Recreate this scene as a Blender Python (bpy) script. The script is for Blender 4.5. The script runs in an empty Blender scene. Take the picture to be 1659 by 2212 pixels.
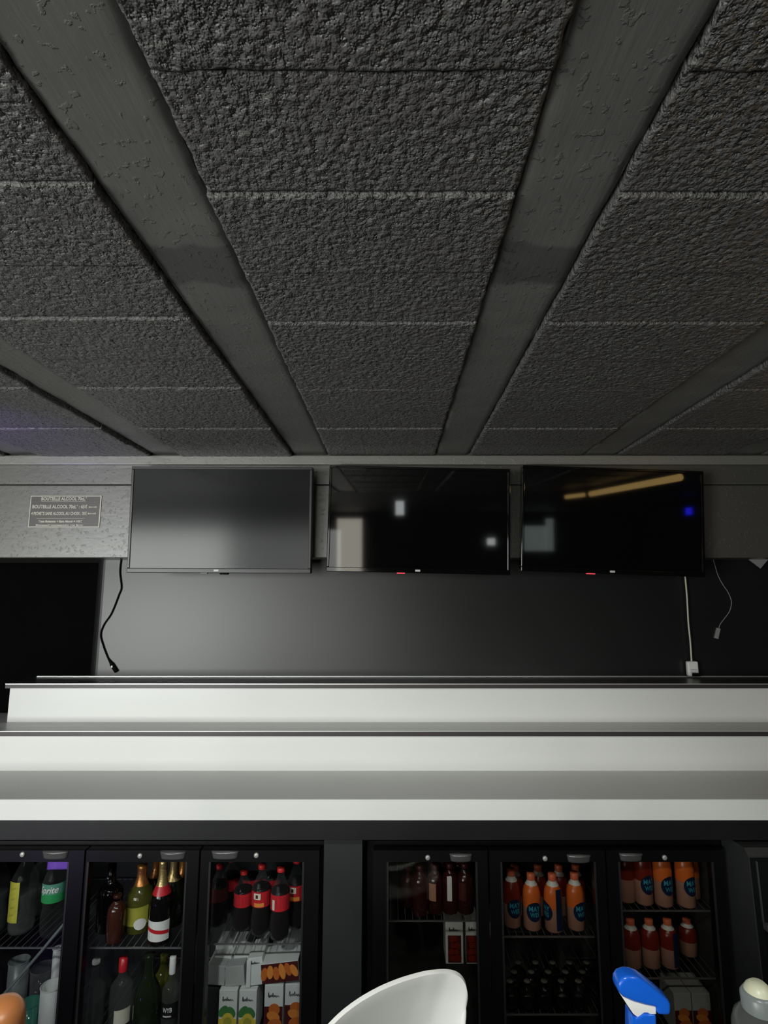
import bpy, bmesh, math, random
import numpy as np
from mathutils import Vector, Matrix
random.seed(7); np.random.seed(7)
PI = math.pi
S = bpy.context.scene
COL = S.collection

# ------------------------------------------------------------------ camera
F = 1190.0; VX = 848.0; HY = 1280.0; CY = 1106.0
TH = math.atan((HY-CY)/F); cT, sT, tT = math.cos(TH), math.sin(TH), math.tan(TH)
CH = 1.62
cam = bpy.data.cameras.new('camera'); camo = bpy.data.objects.new('camera', cam); COL.objects.link(camo)
camo.location = (0, 0, CH); camo.rotation_euler = (PI/2+TH, 0, 0)
cam.sensor_fit = 'VERTICAL'; cam.sensor_height = 36; cam.lens = 36*F/2212
cam.shift_x = -(VX-829.5)/2212; cam.clip_start = 0.02; cam.clip_end = 50
S.camera = camo

def ratio(py):
    t = HY-py
    return cT*t/(F/cT - t*sT)
def at(px, py, Y):
    z = ratio(py)*Y
    X = (px-VX)*(Y*cT+z*sT)/F
    return Vector((X, Y, CH+z))
def xat(px, Y, z):            # z absolute
    return (px-VX)*(Y*cT+(z-CH)*sT)/F
def zat(py, Y): return CH+ratio(py)*Y
def yfor(py, z): return (z-CH)/ratio(py)

# ------------------------------------------------------------------ render look
S.view_settings.view_transform = 'Standard'; S.view_settings.look = 'None'
S.view_settings.gamma = 1; S.view_settings.exposure = 0.0
S.view_settings.use_curve_mapping = False
S.cycles.max_bounces = 8; S.cycles.transparent_max_bounces = 24
S.cycles.sample_clamp_indirect = 4.0
S.cycles.use_denoising = True
S.cycles.caustics_reflective = False; S.cycles.caustics_refractive = False
W = bpy.data.worlds.new('world'); S.world = W; W.use_nodes = True
W.node_tree.nodes['Background'].inputs[0].default_value = (0.6, 0.65, 0.75, 1)
W.node_tree.nodes['Background'].inputs[1].default_value = 0.01

def area(name, loc, target, sx, sy, power, color=(1, 1, 1), spread=PI):
    l = bpy.data.lights.new(name, 'AREA'); l.shape = 'RECTANGLE'; l.size = sx; l.size_y = sy
    l.energy = power; l.color = color; l.spread = spread
    o = bpy.data.objects.new(name, l); COL.objects.link(o); o.location = loc
    d = Vector(target)-Vector(loc); o.rotation_euler = d.to_track_quat('-Z', 'Y').to_euler()
    return o
def spot(name, loc, target, power, angle, blend=0.5, color=(1, 1, 1), r=0.03):
    l = bpy.data.lights.new(name, 'SPOT'); l.energy = power; l.spot_size = math.radians(angle)
    l.spot_blend = blend; l.color = color; l.shadow_soft_size = r
    o = bpy.data.objects.new(name, l); COL.objects.link(o); o.location = loc
    d = Vector(target)-Vector(loc); o.rotation_euler = d.to_track_quat('-Z', 'Y').to_euler()
    return o
# soft area lights added behind and left to give the wall its glare
area('window_light', (-2.75, -1.45, 1.25), (-2.75, 2.4, 1.45), 2.0, 1.35, 108, (0.97, 1.0, 0.97))
area('window_light', (-1.15, -1.45, 1.25), (-1.15, 2.4, 1.45), 1.2, 1.35, 16, (0.97, 1.0, 0.97))  # dimmer one added so the reflected glare fades to the right
# spots added above the bar to light the back counter
for k, (lx, pw) in enumerate(((-0.72, 27), (0.12, 33), (1.0, 17))):
    spot('downlight_lamp', (lx, 0.1, 2.12), (lx*0.9, 1.25, 0.75), pw, 74, 0.45, (0.97, 1.0, 0.95), 0.05)
for lx, tx, pw in ((-1.35, -1.15, 45), (-0.75, -0.48, 60)):
    spot('downlight_lamp', (lx, 0.15, 2.12), (tx, 1.85, 0.16), pw, 27, 0.45, (0.97, 1.0, 1.0), 0.04)  # narrow pair added to brighten the inside of the left cooler
# violet stage lamp off to the left, blue spot and warm tube off to the right
spot('violet_lamp', (-2.0, 1.15, 1.5), (-1.55, 1.70, 2.19), 38, 44, 1.0, (0.30, 0.16, 1.0), 0.05)
# violet strip under the bar front, mirrored in the left cooler door
area('violet_strip_light', (-1.72, 0.68, 0.30), (-1.66, 1.8, 0.35), 0.14, 0.20, 0.4, (0.36, 0.16, 1.0))

# ------------------------------------------------------------------ materials
def nt(name):
    m = bpy.data.materials.new(name); m.use_nodes = True
    n = m.node_tree; b = n.nodes['Principled BSDF']
    return m, n, b
def mat(name, col, rough=0.5, metal=0.0, spec=0.5, coat=0.0, emit=None, es=0.0, noise=None, bump=None):
    m, n, b = nt(name)
    b.inputs['Base Color'].default_value = (*col, 1)
    b.inputs['Roughness'].default_value = rough
    b.inputs['Metallic'].default_value = metal
    b.inputs['Specular IOR Level'].default_value = spec
    b.inputs['Coat Weight'].default_value = coat
    if emit:
        b.inputs['Emission Color'].default_value = (*emit, 1); b.inputs['Emission Strength'].default_value = es
    tc = n.nodes.new('ShaderNodeTexCoord')
    if noise:                    # (scale, amount) faint tone variation
        t = n.nodes.new('ShaderNodeTexNoise'); t.inputs['Scale'].default_value = noise[0]; t.inputs['Detail'].default_value = 4
        n.links.new(tc.outputs['Object'], t.inputs['Vector'])
        r = n.nodes.new('ShaderNodeMapRange'); r.inputs[3].default_value = 1-noise[1]; r.inputs[4].default_value = 1+noise[1]
        n.links.new(t.outputs[0], r.inputs[0])
        mx = n.nodes.new('ShaderNodeMix'); mx.data_type = 'RGBA'; mx.blend_type = 'MULTIPLY'; mx.inputs[0].default_value = 1
        mx.inputs[6].default_value = (*col, 1); n.links.new(r.outputs[0], mx.inputs[7])
        n.links.new(mx.outputs[2], b.inputs['Base Color'])
    if bump:                     # (scale, strength, distance)
        t = n.nodes.new('ShaderNodeTexNoise'); t.inputs['Scale'].default_value = bump[0]; t.inputs['Detail'].default_value = 3
        n.links.new(tc.outputs['Object'], t.inputs['Vector'])
        bm_ = n.nodes.new('ShaderNodeBump'); bm_.inputs['Strength'].default_value = bump[1]; bm_.inputs['Distance'].default_value = bump[2]
        n.links.new(t.outputs[0], bm_.inputs['Height']); n.links.new(bm_.outputs[0], b.inputs['Normal'])
    return m
def clear(name, tint, body, opacity, rough=0.04):
    """thin clear plastic or glass: tinted see-through mixed with a glossy skin"""
    m, n, b = nt(name)
    b.inputs['Base Color'].default_value = (*body, 1); b.inputs['Roughness'].default_value = rough
    b.inputs['Specular IOR Level'].default_value = 0.8
    tr = n.nodes.new('ShaderNodeBsdfTransparent'); tr.inputs[0].default_value = (*tint, 1)
    fr = n.nodes.new('ShaderNodeLayerWeight'); fr.inputs[0].default_value = 0.35
    mr = n.nodes.new('ShaderNodeMapRange'); mr.inputs[3].default_value = opacity; mr.inputs[4].default_value = min(1, opacity+0.3)
    n.links.new(fr.outputs['Facing'], mr.inputs[0])
    mx = n.nodes.new('ShaderNodeMixShader'); n.links.new(mr.outputs[0], mx.inputs[0])
    n.links.new(tr.outputs[0], mx.inputs[1]); n.links.new(b.outputs[0], mx.inputs[2])
    n.links.new(mx.outputs[0], n.nodes['Material Output'].inputs[0])
    return m
def pane_mat(name, tint=(0.93, 0.94, 0.94)):
    m, n, b = nt(name); n.nodes.remove(b)
    tr = n.nodes.new('ShaderNodeBsdfTransparent'); tr.inputs[0].default_value = (*tint, 1)
    gl = n.nodes.new('ShaderNodeBsdfGlossy'); gl.inputs['Roughness'].default_value = 0.02
    fr = n.nodes.new('ShaderNodeFresnel'); ge = n.nodes.new('ShaderNodeNewGeometry')
    io = n.nodes.new('ShaderNodeMapRange'); io.inputs[3].default_value = 1.5; io.inputs[4].default_value = 1/1.5
    n.links.new(ge.outputs['Backfacing'], io.inputs[0]); n.links.new(io.outputs[0], fr.inputs[0])
    mx = n.nodes.new('ShaderNodeMixShader'); n.links.new(fr.outputs[0], mx.inputs[0])
    n.links.new(tr.outputs[0], mx.inputs[1]); n.links.new(gl.outputs[0], mx.inputs[2])
    n.links.new(mx.outputs[0], n.nodes['Material Output'].inputs[0])
    return m

def block_mat():
    m, n, b = nt('painted_aggregate_block')
    N = n.nodes; L = n.links
    b.inputs['Base Color'].default_value = (0.070, 0.067, 0.066, 1)
    b.inputs['Roughness'].default_value = 0.36; b.inputs['Specular IOR Level'].default_value = 0.5
    tc = N.new('ShaderNodeTexCoord')
    a = N.new('ShaderNodeTexNoise'); a.inputs['Scale'].default_value = 115; a.inputs['Detail'].default_value = 2; a.inputs['Roughness'].default_value = 0.6
    a2 = N.new('ShaderNodeTexNoise'); a2.inputs['Scale'].default_value = 330; a2.inputs['Detail'].default_value = 2
    v = N.new('ShaderNodeTexVoronoi'); v.feature = 'F1'; v.inputs['Scale'].default_value = 82
    w = N.new('ShaderNodeTexNoise'); w.inputs['Scale'].default_value = 9; w.inputs['Detail'].default_value = 3
    for q in (a, a2, v, w): L.new(tc.outputs['Object'], q.inputs['Vector'])
    # rounded grains from the cells, pits where the noise is low
    v2 = N.new('ShaderNodeMath'); v2.operation = 'MULTIPLY'; L.new(v.outputs['Distance'], v2.inputs[0]); L.new(v.outputs['Distance'], v2.inputs[1])
    m1 = N.new('ShaderNodeMath'); m1.operation = 'MULTIPLY_ADD'; m1.inputs[1].default_value = 0.9; L.new(v2.outputs[0], m1.inputs[0]); 
    inv = N.new('ShaderNodeMath'); inv.operation = 'MULTIPLY'; inv.inputs[1].default_value = -1.7; L.new(a.outputs[0], inv.inputs[0]); L.new(inv.outputs[0], m1.inputs[2])
    m2 = N.new('ShaderNodeMath'); m2.operation = 'MULTIPLY_ADD'; m2.inputs[1].default_value = -0.35; L.new(a2.outputs[0], m2.inputs[0]); L.new(m1.outputs[0], m2.inputs[2])
    pit = N.new('ShaderNodeMapRange'); pit.inputs[1].default_value = 0.30; pit.inputs[2].default_value = 0.44; pit.inputs[3].default_value = 1.0; pit.inputs[4].default_value = 0.0; L.new(a.outputs[0], pit.inputs[0])
    m3 = N.new('ShaderNodeMath'); m3.operation = 'ADD'; L.new(m2.outputs[0], m3.inputs[0]); L.new(pit.outputs[0], m3.inputs[1])
    st = N.new('ShaderNodeMapRange'); st.inputs[1].default_value = 0.35; st.inputs[2].default_value = 0.7; st.inputs[3].default_value = 0.6; st.inputs[4].default_value = 1.0
    L.new(w.outputs[0], st.inputs[0])
    bp = N.new('ShaderNodeBump'); bp.inputs['Distance'].default_value = 0.0062; bp.invert = True
    L.new(st.outputs[0], bp.inputs['Strength']); L.new(m3.outputs[0], bp.inputs['Height'])
    L.new(bp.outputs[0], b.inputs['Normal'])
    cr = N.new('ShaderNodeValToRGB'); cr.color_ramp.elements[0].color = (0.125, 0.116, 0.114, 1); cr.color_ramp.elements[1].color = (0.170, 0.169, 0.164, 1)
    L.new(w.outputs[0], cr.inputs[0]); L.new(cr.outputs[0], b.inputs['Base Color'])
    return m
def beam_mat():
    m, n, b = nt('painted_concrete_beam'); N = n.nodes; L = n.links
    b.inputs['Roughness'].default_value = 0.45
    tc = N.new('ShaderNodeTexCoord'); mp = N.new('ShaderNodeMapping'); mp.inputs['Scale'].default_value = (1, 0.12, 1)
    L.new(tc.outputs['Object'], mp.inputs[0])
    a = N.new('ShaderNodeTexNoise'); a.inputs['Scale'].default_value = 130; a.inputs['Detail'].default_value = 4; L.new(mp.outputs[0], a.inputs['Vector'])
    c = N.new('ShaderNodeTexNoise'); c.inputs['Scale'].default_value = 70; c.inputs['Detail'].default_value = 8; L.new(tc.outputs['Object'], c.inputs['Vector'])
    cc = N.new('ShaderNodeMapRange'); cc.inputs[1].default_value = 0.60; cc.inputs[2].default_value = 0.66; L.new(c.outputs[0], cc.inputs[0])
    ad = N.new('ShaderNodeMath'); ad.operation = 'MULTIPLY_ADD'; ad.inputs[1].default_value = 2.0
    L.new(cc.outputs[0], ad.inputs[0]); L.new(a.outputs[0], ad.inputs[2])
    bp = N.new('ShaderNodeBump'); bp.inputs['Strength'].default_value = 0.55; bp.inputs['Distance'].default_value = 0.0012
    L.new(ad.outputs[0], bp.inputs['Height']); L.new(bp.outputs[0], b.inputs['Normal'])
    # a darker band across the beams, its edges broken by noise
    sx = N.new('ShaderNodeSeparateXYZ'); L.new(tc.outputs['Object'], sx.inputs[0])
    w = N.new('ShaderNodeTexNoise'); w.inputs['Scale'].default_value = 14; L.new(tc.outputs['Object'], w.inputs['Vector'])
    dd = N.new('ShaderNodeMath'); dd.operation = 'SUBTRACT'; dd.inputs[1].default_value = 0.905; L.new(sx.outputs[1], dd.inputs[0])
    ab = N.new('ShaderNodeMath'); ab.operation = 'ABSOLUTE'; L.new(dd.outputs[0], ab.inputs[0])
    ns = N.new('ShaderNodeMath'); ns.operation = 'MULTIPLY_ADD'; ns.inputs[1].default_value = 0.06; L.new(w.outputs[0], ns.inputs[0]); L.new(ab.outputs[0], ns.inputs[2])
    bd = N.new('ShaderNodeMapRange'); bd.inputs[1].default_value = 0.085; bd.inputs[2].default_value = 0.095; L.new(ns.outputs[0], bd.inputs[0])
    mx = N.new('ShaderNodeMix'); mx.data_type = 'RGBA'; L.new(bd.outputs[0], mx.inputs[0])
    mx.inputs[6].default_value = (0.105, 0.103, 0.103, 1); mx.inputs[7].default_value = (0.175, 0.171, 0.164, 1)
    L.new(mx.outputs[2], b.inputs['Base Color'])
    return m
def board_mat(name, col):
    m, n, b = nt(name); N = n.nodes; L = n.links
    b.inputs['Base Color'].default_value = (*col, 1); b.inputs['Roughness'].default_value = 0.40; b.inputs['Specular IOR Level'].default_value = 1.0
    b.inputs['Coat Weight'].default_value = 0.9; b.inputs['Coat Roughness'].default_value = 0.34
    tc = N.new('ShaderNodeTexCoord'); mp = N.new('ShaderNodeMapping'); mp.inputs['Scale'].default_value = (0.5, 1, 1); L.new(tc.outputs['Object'], mp.inputs[0])
    a = N.new('ShaderNodeTexNoise'); a.inputs['Scale'].default_value = 60; a.inputs['Detail'].default_value = 6; L.new(mp.outputs[0], a.inputs['Vector'])
    c = N.new('ShaderNodeTexNoise'); c.inputs['Scale'].default_value = 75; c.inputs['Detail'].default_value = 7; L.new(tc.outputs['Object'], c.inputs['Vector'])
    cc = N.new('ShaderNodeMapRange'); cc.inputs[1].default_value = 0.60; cc.inputs[2].default_value = 0.68; L.new(c.outputs[0], cc.inputs[0])
    ad = N.new('ShaderNodeMath'); ad.operation = 'ADD'; L.new(cc.outputs[0], ad.inputs[0]); L.new(a.outputs[0], ad.inputs[1])
    bp = N.new('ShaderNodeBump'); bp.inputs['Strength'].default_value = 0.5; bp.inputs['Distance'].default_value = 0.0015
    L.new(ad.outputs[0], bp.inputs['Height']); L.new(bp.outputs[0], b.inputs['Normal'])
    return m

M = {}
M['block'] = block_mat(); M['beam'] = beam_mat()
M['board'] = board_mat('painted_chipboard', (0.078, 0.076, 0.066))
M['batten'] = board_mat('painted_batten', (0.20, 0.196, 0.175))
M['wall'] = mat('satin_black_wall', (0.011, 0.011, 0.0115), 0.36, spec=0.6, noise=(2.5, 0.12), bump=(3.0, 0.05, 0.01))
M['dark'] = mat('matt_black', (0.0015, 0.0015, 0.0015), 0.9, spec=0.1, noise=(6, 0.2))
M['room'] = mat('dark_room_paint', (0.03, 0.03, 0.032), 0.7, noise=(2, 0.1))
M['floor'] = mat('dark_floor', (0.03, 0.028, 0.026), 0.5, noise=(8, 0.3), bump=(40, 0.2, 0.002))
M['ceil_far'] = mat('ceiling_paint', (0.03, 0.03, 0.03), 0.6, bump=(90, 0.6, 0.004))
M['white'] = mat('white_laminate', (0.76, 0.765, 0.745), 0.30, noise=(5, 0.015))
M['tread'] = mat('grey_laminate', (0.52, 0.52, 0.51), 0.35, noise=(5, 0.03))  # greyer copy of the white laminate, carries the treads' weaker light
M['tread_dark'] = mat('charcoal_laminate', (0.05, 0.05, 0.052), 0.35, noise=(5, 0.05))
M['lip'] = mat('dark_edge_band', (0.045, 0.038, 0.040), 0.4, noise=(20, 0.1))
M['alu'] = mat('aluminium_strip', (0.75, 0.75, 0.75), 0.35, metal=0.6, noise=(30, 0.05))
M['fascia'] = mat('black_counter_board', (0.011, 0.011, 0.0115), 0.42, spec=0.3, noise=(9, 0.3), bump=(12, 0.15, 0.002))
M['tv_body'] = mat('tv_black_plastic', (0.018, 0.018, 0.019), 0.35, noise=(20, 0.05))
M['tv_gloss'] = mat('tv_gloss_black', (0.004, 0.004, 0.004), 0.06, noise=(20, 0.05))
M['scr_matt'] = mat('anti_glare_screen', (0.006, 0.007, 0.007), 0.15, spec=0.30, noise=(5, 0.05))
M['scr_gloss'] = mat('glossy_screen', (0.003, 0.003, 0.0032), 0.045, spec=0.5, noise=(5, 0.05))
M['chrome'] = mat('chrome', (0.8, 0.8, 0.8), 0.15, metal=1, noise=(20, 0.03))
M['logo'] = mat('badge_white', (0.75, 0.75, 0.75), 0.4, noise=(50, 0.02))
M['led'] = mat('red_standby_light', (0.5, 0.02, 0.03), 0.4, emit=(1, 0.08, 0.12), es=0.7, noise=(50, 0.02))
M['greymark'] = mat('grey_mark', (0.25, 0.25, 0.23), 0.5, noise=(50, 0.05))
M['cable_k'] = mat('black_cable', (0.004, 0.004, 0.004), 0.8, spec=0.1, noise=(50, 0.05))
M['cable_w'] = mat('cream_cable', (0.62, 0.62, 0.50), 0.45, noise=(50, 0.05))
M['cable_g'] = mat('grey_cable', (0.30, 0.30, 0.30), 0.4, noise=(50, 0.05))
M['white_pl'] = mat('white_plastic', (0.80, 0.80, 0.77), 0.28, noise=(30, 0.02))
M['sign'] = mat('sign_film', (0.11, 0.10, 0.096), 0.35, noise=(30, 0.05))
M['sign_ink'] = mat('cream_ink', (0.62, 0.61, 0.53), 0.6, noise=(60, 0.1))
M['fr_body'] = mat('cooler_black_steel', (0.004, 0.004, 0.0042), 0.33, spec=0.28, noise=(10, 0.1))
M['fr_in'] = mat('cooler_liner', (0.05, 0.05, 0.052), 0.45, noise=(10, 0.05))
M['handle'] = mat('grip_satin_plastic', (0.07, 0.07, 0.07), 0.28, spec=0.9, noise=(30, 0.05))
M['lock'] = mat('satin_metal', (0.42, 0.42, 0.40), 0.4, metal=0.35, noise=(60, 0.2))
M['wire'] = mat('coated_wire', (0.22, 0.22, 0.23), 0.35, metal=0.5, noise=(60, 0.05))
M['post'] = mat('post_panel', (0.022, 0.023, 0.024), 0.45, spec=0.35, noise=(8, 0.15))
M['pane'] = pane_mat('cooler_glass')
M['pane_side'] = pane_mat('tinted_cooler_glass', (0.83, 0.82, 0.80))  # darker tint stands in for the shade inside the second cooler

# ------------------------------------------------------------------ object helpers
def link(name, me, m=None, parent=None, loc=None):
    o = bpy.data.objects.new(name, me); COL.objects.link(o)
    if m is not None:
        for q in (m if isinstance(m, (list, tuple)) else [m]): me.materials.append(q)
    if parent is not None: o.parent = parent
    if loc is not None: o.location = loc
    return o
def tag(o, label=None, cat=None, group=None, kind=None):
    if label: o['label'] = label
    if cat: o['category'] = cat
    if group: o['group'] = group
    if kind: o['kind'] = kind
    return o
def empty(name, loc, label, cat, group=None, rot=(0, 0, 0)):
    o = bpy.data.objects.new(name, None); COL.objects.link(o); o.location = loc; o.rotation_euler = rot
    o.empty_display_size = 0.02
    return tag(o, label, cat, group)
def bm_box(bm, x0, x1, y0, y1, z0, z1, bev=0.0, seg=2):
    vs = [bm.verts.new((x, y, z)) for x in (x0, x1) for y in (y0, y1) for z in (z0, z1)]
    f = [(0, 1, 3, 2), (4, 6, 7, 5), (0, 4, 5, 1), (2, 3, 7, 6), (0, 2, 6, 4), (1, 5, 7, 3)]
    fs = [bm.faces.new([vs[i] for i in q]) for q in f]
    if bev > 0:
        es = list({e for q in fs for e in q.edges})
        bmesh.ops.bevel(bm, geom=es, offset=bev, segments=seg, affect='EDGES', profile=0.5)
def fin(bm, name='mesh', smooth=False):
    bmesh.ops.recalc_face_normals(bm, faces=bm.faces)
    me = bpy.data.meshes.new(name); bm.to_mesh(me); bm.free()
    if smooth:
        for p in me.polygons: p.use_smooth = True
    return me
def box(name, x0, x1, y0, y1, z0, z1, m, parent=None, bev=0.0, loc=None):
    bm = bmesh.new(); bm_box(bm, x0, x1, y0, y1, z0, z1, bev); return link(name, fin(bm, name), m, parent, loc)
def boxes(name, lst, m, parent=None, bev=0.0, loc=None):
    bm = bmesh.new()
    for b in lst: bm_box(bm, *b, bev)
    return link(name, fin(bm, name), m, parent, loc)
def lathe_me(prof, seg=28, closed_ends=True):
    bm = bmesh.new(); rings = []
    for r, z in prof:
        if r < 1e-6: rings.append([bm.verts.new((0, 0, z))])
        else: rings.append([bm.verts.new((r*math.sin(2*PI*k/seg), -r*math.cos(2*PI*k/seg), z)) for k in range(seg)])
    for a, b in zip(rings, rings[1:]):
        if len(a) == 1 and len(b) == 1: continue
        for k in range(seg):
            k2 = (k+1) % seg
            if len(a) == 1: bm.faces.new((a[0], b[k2], b[k]))
            elif len(b) == 1: bm.faces.new((a[k], a[k2], b[0]))
            else: bm.faces.new((a[k], a[k2], b[k2], b[k]))
    return fin(bm, 'lathe', True)
def lathe(name, prof, m, parent=None, seg=28, loc=None): return link(name, lathe_me(prof, seg), m, parent, loc)
def catmull(pts, n=8):
    P = [Vector(p) for p in pts]; P = [P[0]*2-P[1]]+P+[P[-1]*2-P[-2]]; out = []
    for i in range(1, len(P)-2):
        for k in range(n):
            t = k/n; a, b, c, d = P[i-1], P[i], P[i+1], P[i+2]
            out.append(0.5*((2*b)+(c-a)*t+(2*a-5*b+4*c-d)*t*t+(3*b-a-3*c+d)*t**3))
    out.append(P[-2]); return out
def tube_me(pts, r, seg=10, smooth_path=True):
    P = catmull(pts) if smooth_path else [Vector(p) for p in pts]
    bm = bmesh.new(); rings = []
    up = Vector((0, 1, 0))
    for i, p in enumerate(P):
        d = (P[min(i+1, len(P)-1)]-P[max(i-1, 0)]).normalized()
        a = d.cross(up)
        if a.length < 1e-3: a = d.cross(Vector((1, 0, 0)))
        a.normalize(); b = d.cross(a)
        rr = r(i/(len(P)-1)) if callable(r) else r
        rings.append([bm.verts.new(p+a*rr*math.cos(2*PI*k/seg)+b*rr*math.sin(2*PI*k/seg)) for k in range(seg)])
    for a, b in zip(rings, rings[1:]):
        for k in range(seg): bm.faces.new((a[k], a[(k+1) % seg], b[(k+1) % seg], b[k]))
    bm.faces.new(rings[0]); bm.faces.new(list(reversed(rings[-1])))
    return fin(bm, 'tube', True)
def tube(name, pts, r, m, parent=None, seg=10, smooth_path=True): return link(name, tube_me(pts, r, seg, smooth_path), m, parent)
def prism_me(poly, y0, y1, bev=0):
    bm = bmesh.new()
    a = [bm.verts.new((x, y0, z)) for x, z in poly]; b = [bm.verts.new((x, y1, z)) for x, z in poly]
    bm.faces.new(a); bm.faces.new(list(reversed(b)))
    for k in range(len(poly)): bm.faces.new((a[k], a[(k+1) % len(a)], b[(k+1) % len(a)], b[k]))
    if bev: bmesh.ops.bevel(bm, geom=list(bm.edges), offset=bev, segments=2, affect='EDGES')
    return fin(bm, 'prism')
def text_me(body, h, width=None, shear=0.0, align='CENTER', bold=0.0):
    """flat lettering in the xz plane facing -y, h = capital height, squeezed to width"""
    c = bpy.data.curves.new('txt', 'FONT'); c.body = body; c.size = h/0.70; c.shear = shear
    c.align_x = align; c.offset = bold; c.resolution_u = 3
    o = bpy.data.objects.new('txt', c); COL.objects.link(o)
    dg = bpy.context.evaluated_depsgraph_get(); dg.update()
    me = bpy.data.meshes.new_from_object(o.evaluated_get(dg))
    bpy.data.objects.remove(o); bpy.data.curves.remove(c)
    n = len(me.vertices); co = np.empty(n*3); me.vertices.foreach_get('co', co); co = co.reshape(-1, 3)
    if width and n:
        w = co[:, 0].max()-co[:, 0].min(); mid = (co[:, 0].max()+co[:, 0].min())/2
        co[:, 0] = (co[:, 0]-mid)*width/w
    co = np.stack([co[:, 0], np.zeros(n), co[:, 1]], 1)
    me.vertices.foreach_set('co', co.ravel()); me.update(); me.materials.clear()
    return me
def wrap(me, R, ang=0.0, z=0.0):
    """bend a flat xz mesh round an upright cylinder"""
    n = len(me.vertices); co = np.empty(n*3); me.vertices.foreach_get('co', co); co = co.reshape(-1, 3)
    a = co[:, 0]/R+ang
    me.vertices.foreach_set('co', np.stack([R*np.sin(a), -R*np.cos(a), co[:, 2]+z], 1).ravel()); me.update()
    return me
def arc_me(R, a0, a1, z0, z1, n=16, slant=0.0):
    bm = bmesh.new(); A = []
    for k in range(n+1):
        a = a0+(a1-a0)*k/n; s = slant*(k/n-0.5)
        A.append((bm.verts.new((R*math.sin(a), -R*math.cos(a), z0+s)), bm.verts.new((R*math.sin(a), -R*math.cos(a), z1+s))))
    for p, q in zip(A, A[1:]): bm.faces.new((p[0], q[0], q[1], p[1]))
    me = bpy.data.meshes.new('arc'); bm.to_mesh(me); bm.free()
    for p in me.polygons: p.use_smooth = True
    return me
def disc_me(rx, rz, n=28, rings=3):
    bm = bmesh.new(); c = bm.verts.new((0, 0, 0)); prev = None
    for j in range(1, rings+1):
        cur = [bm.verts.new((rx*j/rings*math.cos(2*PI*k/n), 0, rz*j/rings*math.sin(2*PI*k/n))) for k in range(n)]
        for k in range(n):
            if prev is None: bm.faces.new((c, cur[k], cur[(k+1) % n]))
            else: bm.faces.new((prev[k], cur[k], cur[(k+1) % n], prev[(k+1) % n]))
        prev = cur
    me = bpy.data.meshes.new('disc'); bm.to_mesh(me); bm.free(); return me
def struct(o, label=None): return tag(o, label, None, None, 'structure')

# ------------------------------------------------------------------ the room
H = 0.572; ZC = CH+H
YH = 2.273            # face of the header beam
YW = 2.42             # face of the back wall
XL, XR, YB = -4.6, 3.4, -3.2
struct(box('floor', XL, XR, YB, 3.6, -0.1, 0, M['floor']), 'dark bar room floor')
struct(box('wall_left', XL-0.1, XL, YB, 3.6, 0, 2.5, M['room']))
struct(box('wall_right', XR, XR+0.1, YB, 3.6, 0, 2.5, M['room']))
struct(box('wall_rear', XL, XR, YB-0.1, YB, 0, 2.5, M['room']), 'dark wall behind the camera')
# glossy black back wall; rounded left end and opening added for the dark edge
xw = xat(192, YW, 1.45)
bm = bmesh.new()
pts = [(XR, YW)]+[(xw+0.05-0.05*math.sin(a), YW+0.05-0.05*math.cos(a)) for a in np.linspace(0, PI/2, 9)]+[(xw, YW+0.25), (XR, YW+0.25)]
lo = [bm.verts.new((x, y, 0)) for x, y in pts]; hi = [bm.verts.new((x, y, 2.45)) for x, y in pts]
bm.faces.new(lo); bm.faces.new(list(reversed(hi)))
for k in range(len(pts)): bm.faces.new((lo[k], lo[(k+1) % len(pts)], hi[(k+1) % len(pts)], hi[k]))
struct(link('wall_back', fin(bm, 'wall'), M['wall']), 'satin black wall behind the stepped shelf')
struct(box('wall_niche', XL, xw+0.3, 3.4, 3.6, 0, 2.5, M['dark']), 'unlit black wall of the opening left of the back wall')

# ceiling: hollow concrete blocks set between the beams (one mesh, as tiles)
BE = [(-2.22, -2.08), (-1.615, -1.475), (-1.009, -0.884), (-0.4177, -0.271), (0.182, 0.3214), (0.799, 0.942), (1.400, 1.545), (2.01, 2.15)]
K = 0.572*F/(cT*cT)
JY = [0.572*(F/(cT*cT*t)-tT) for t in (1130, 865, 695, 588, 502, 442, 394, 356, 322, 296.5)]
L0 = (JY[6]-JY[1])/5
JY = [JY[0]-L0*2, JY[0]-L0] + JY
def vnoise(nx, ny, cell):
    gx, gy = int(nx/cell)+3, int(ny/cell)+3
    g = np.random.rand(gy, gx); X = np.arange(nx)/cell; Y = np.arange(ny)/cell
    xi, yi = X.astype(int), Y.astype(int); fx, fy = X-xi, Y-yi
    fx = fx*fx*(3-2*fx); fy = fy*fy*(3-2*fy)
    a = g[np.ix_(yi, xi)]; b = g[np.ix_(yi, xi+1)]; c = g[np.ix_(yi+1, xi)]; d = g[np.ix_(yi+1, xi+1)]
    return (a*(1-fx)+b*fx)*(1-fy)[:, None]+(c*(1-fx)+d*fx)*fy[:, None]
allv, allf, base = [], [], 0
HANG = {3: 0.0060, 5: 0.0075, 4: 0.0035, 2: 0.0010, 6: 0.0045}
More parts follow.
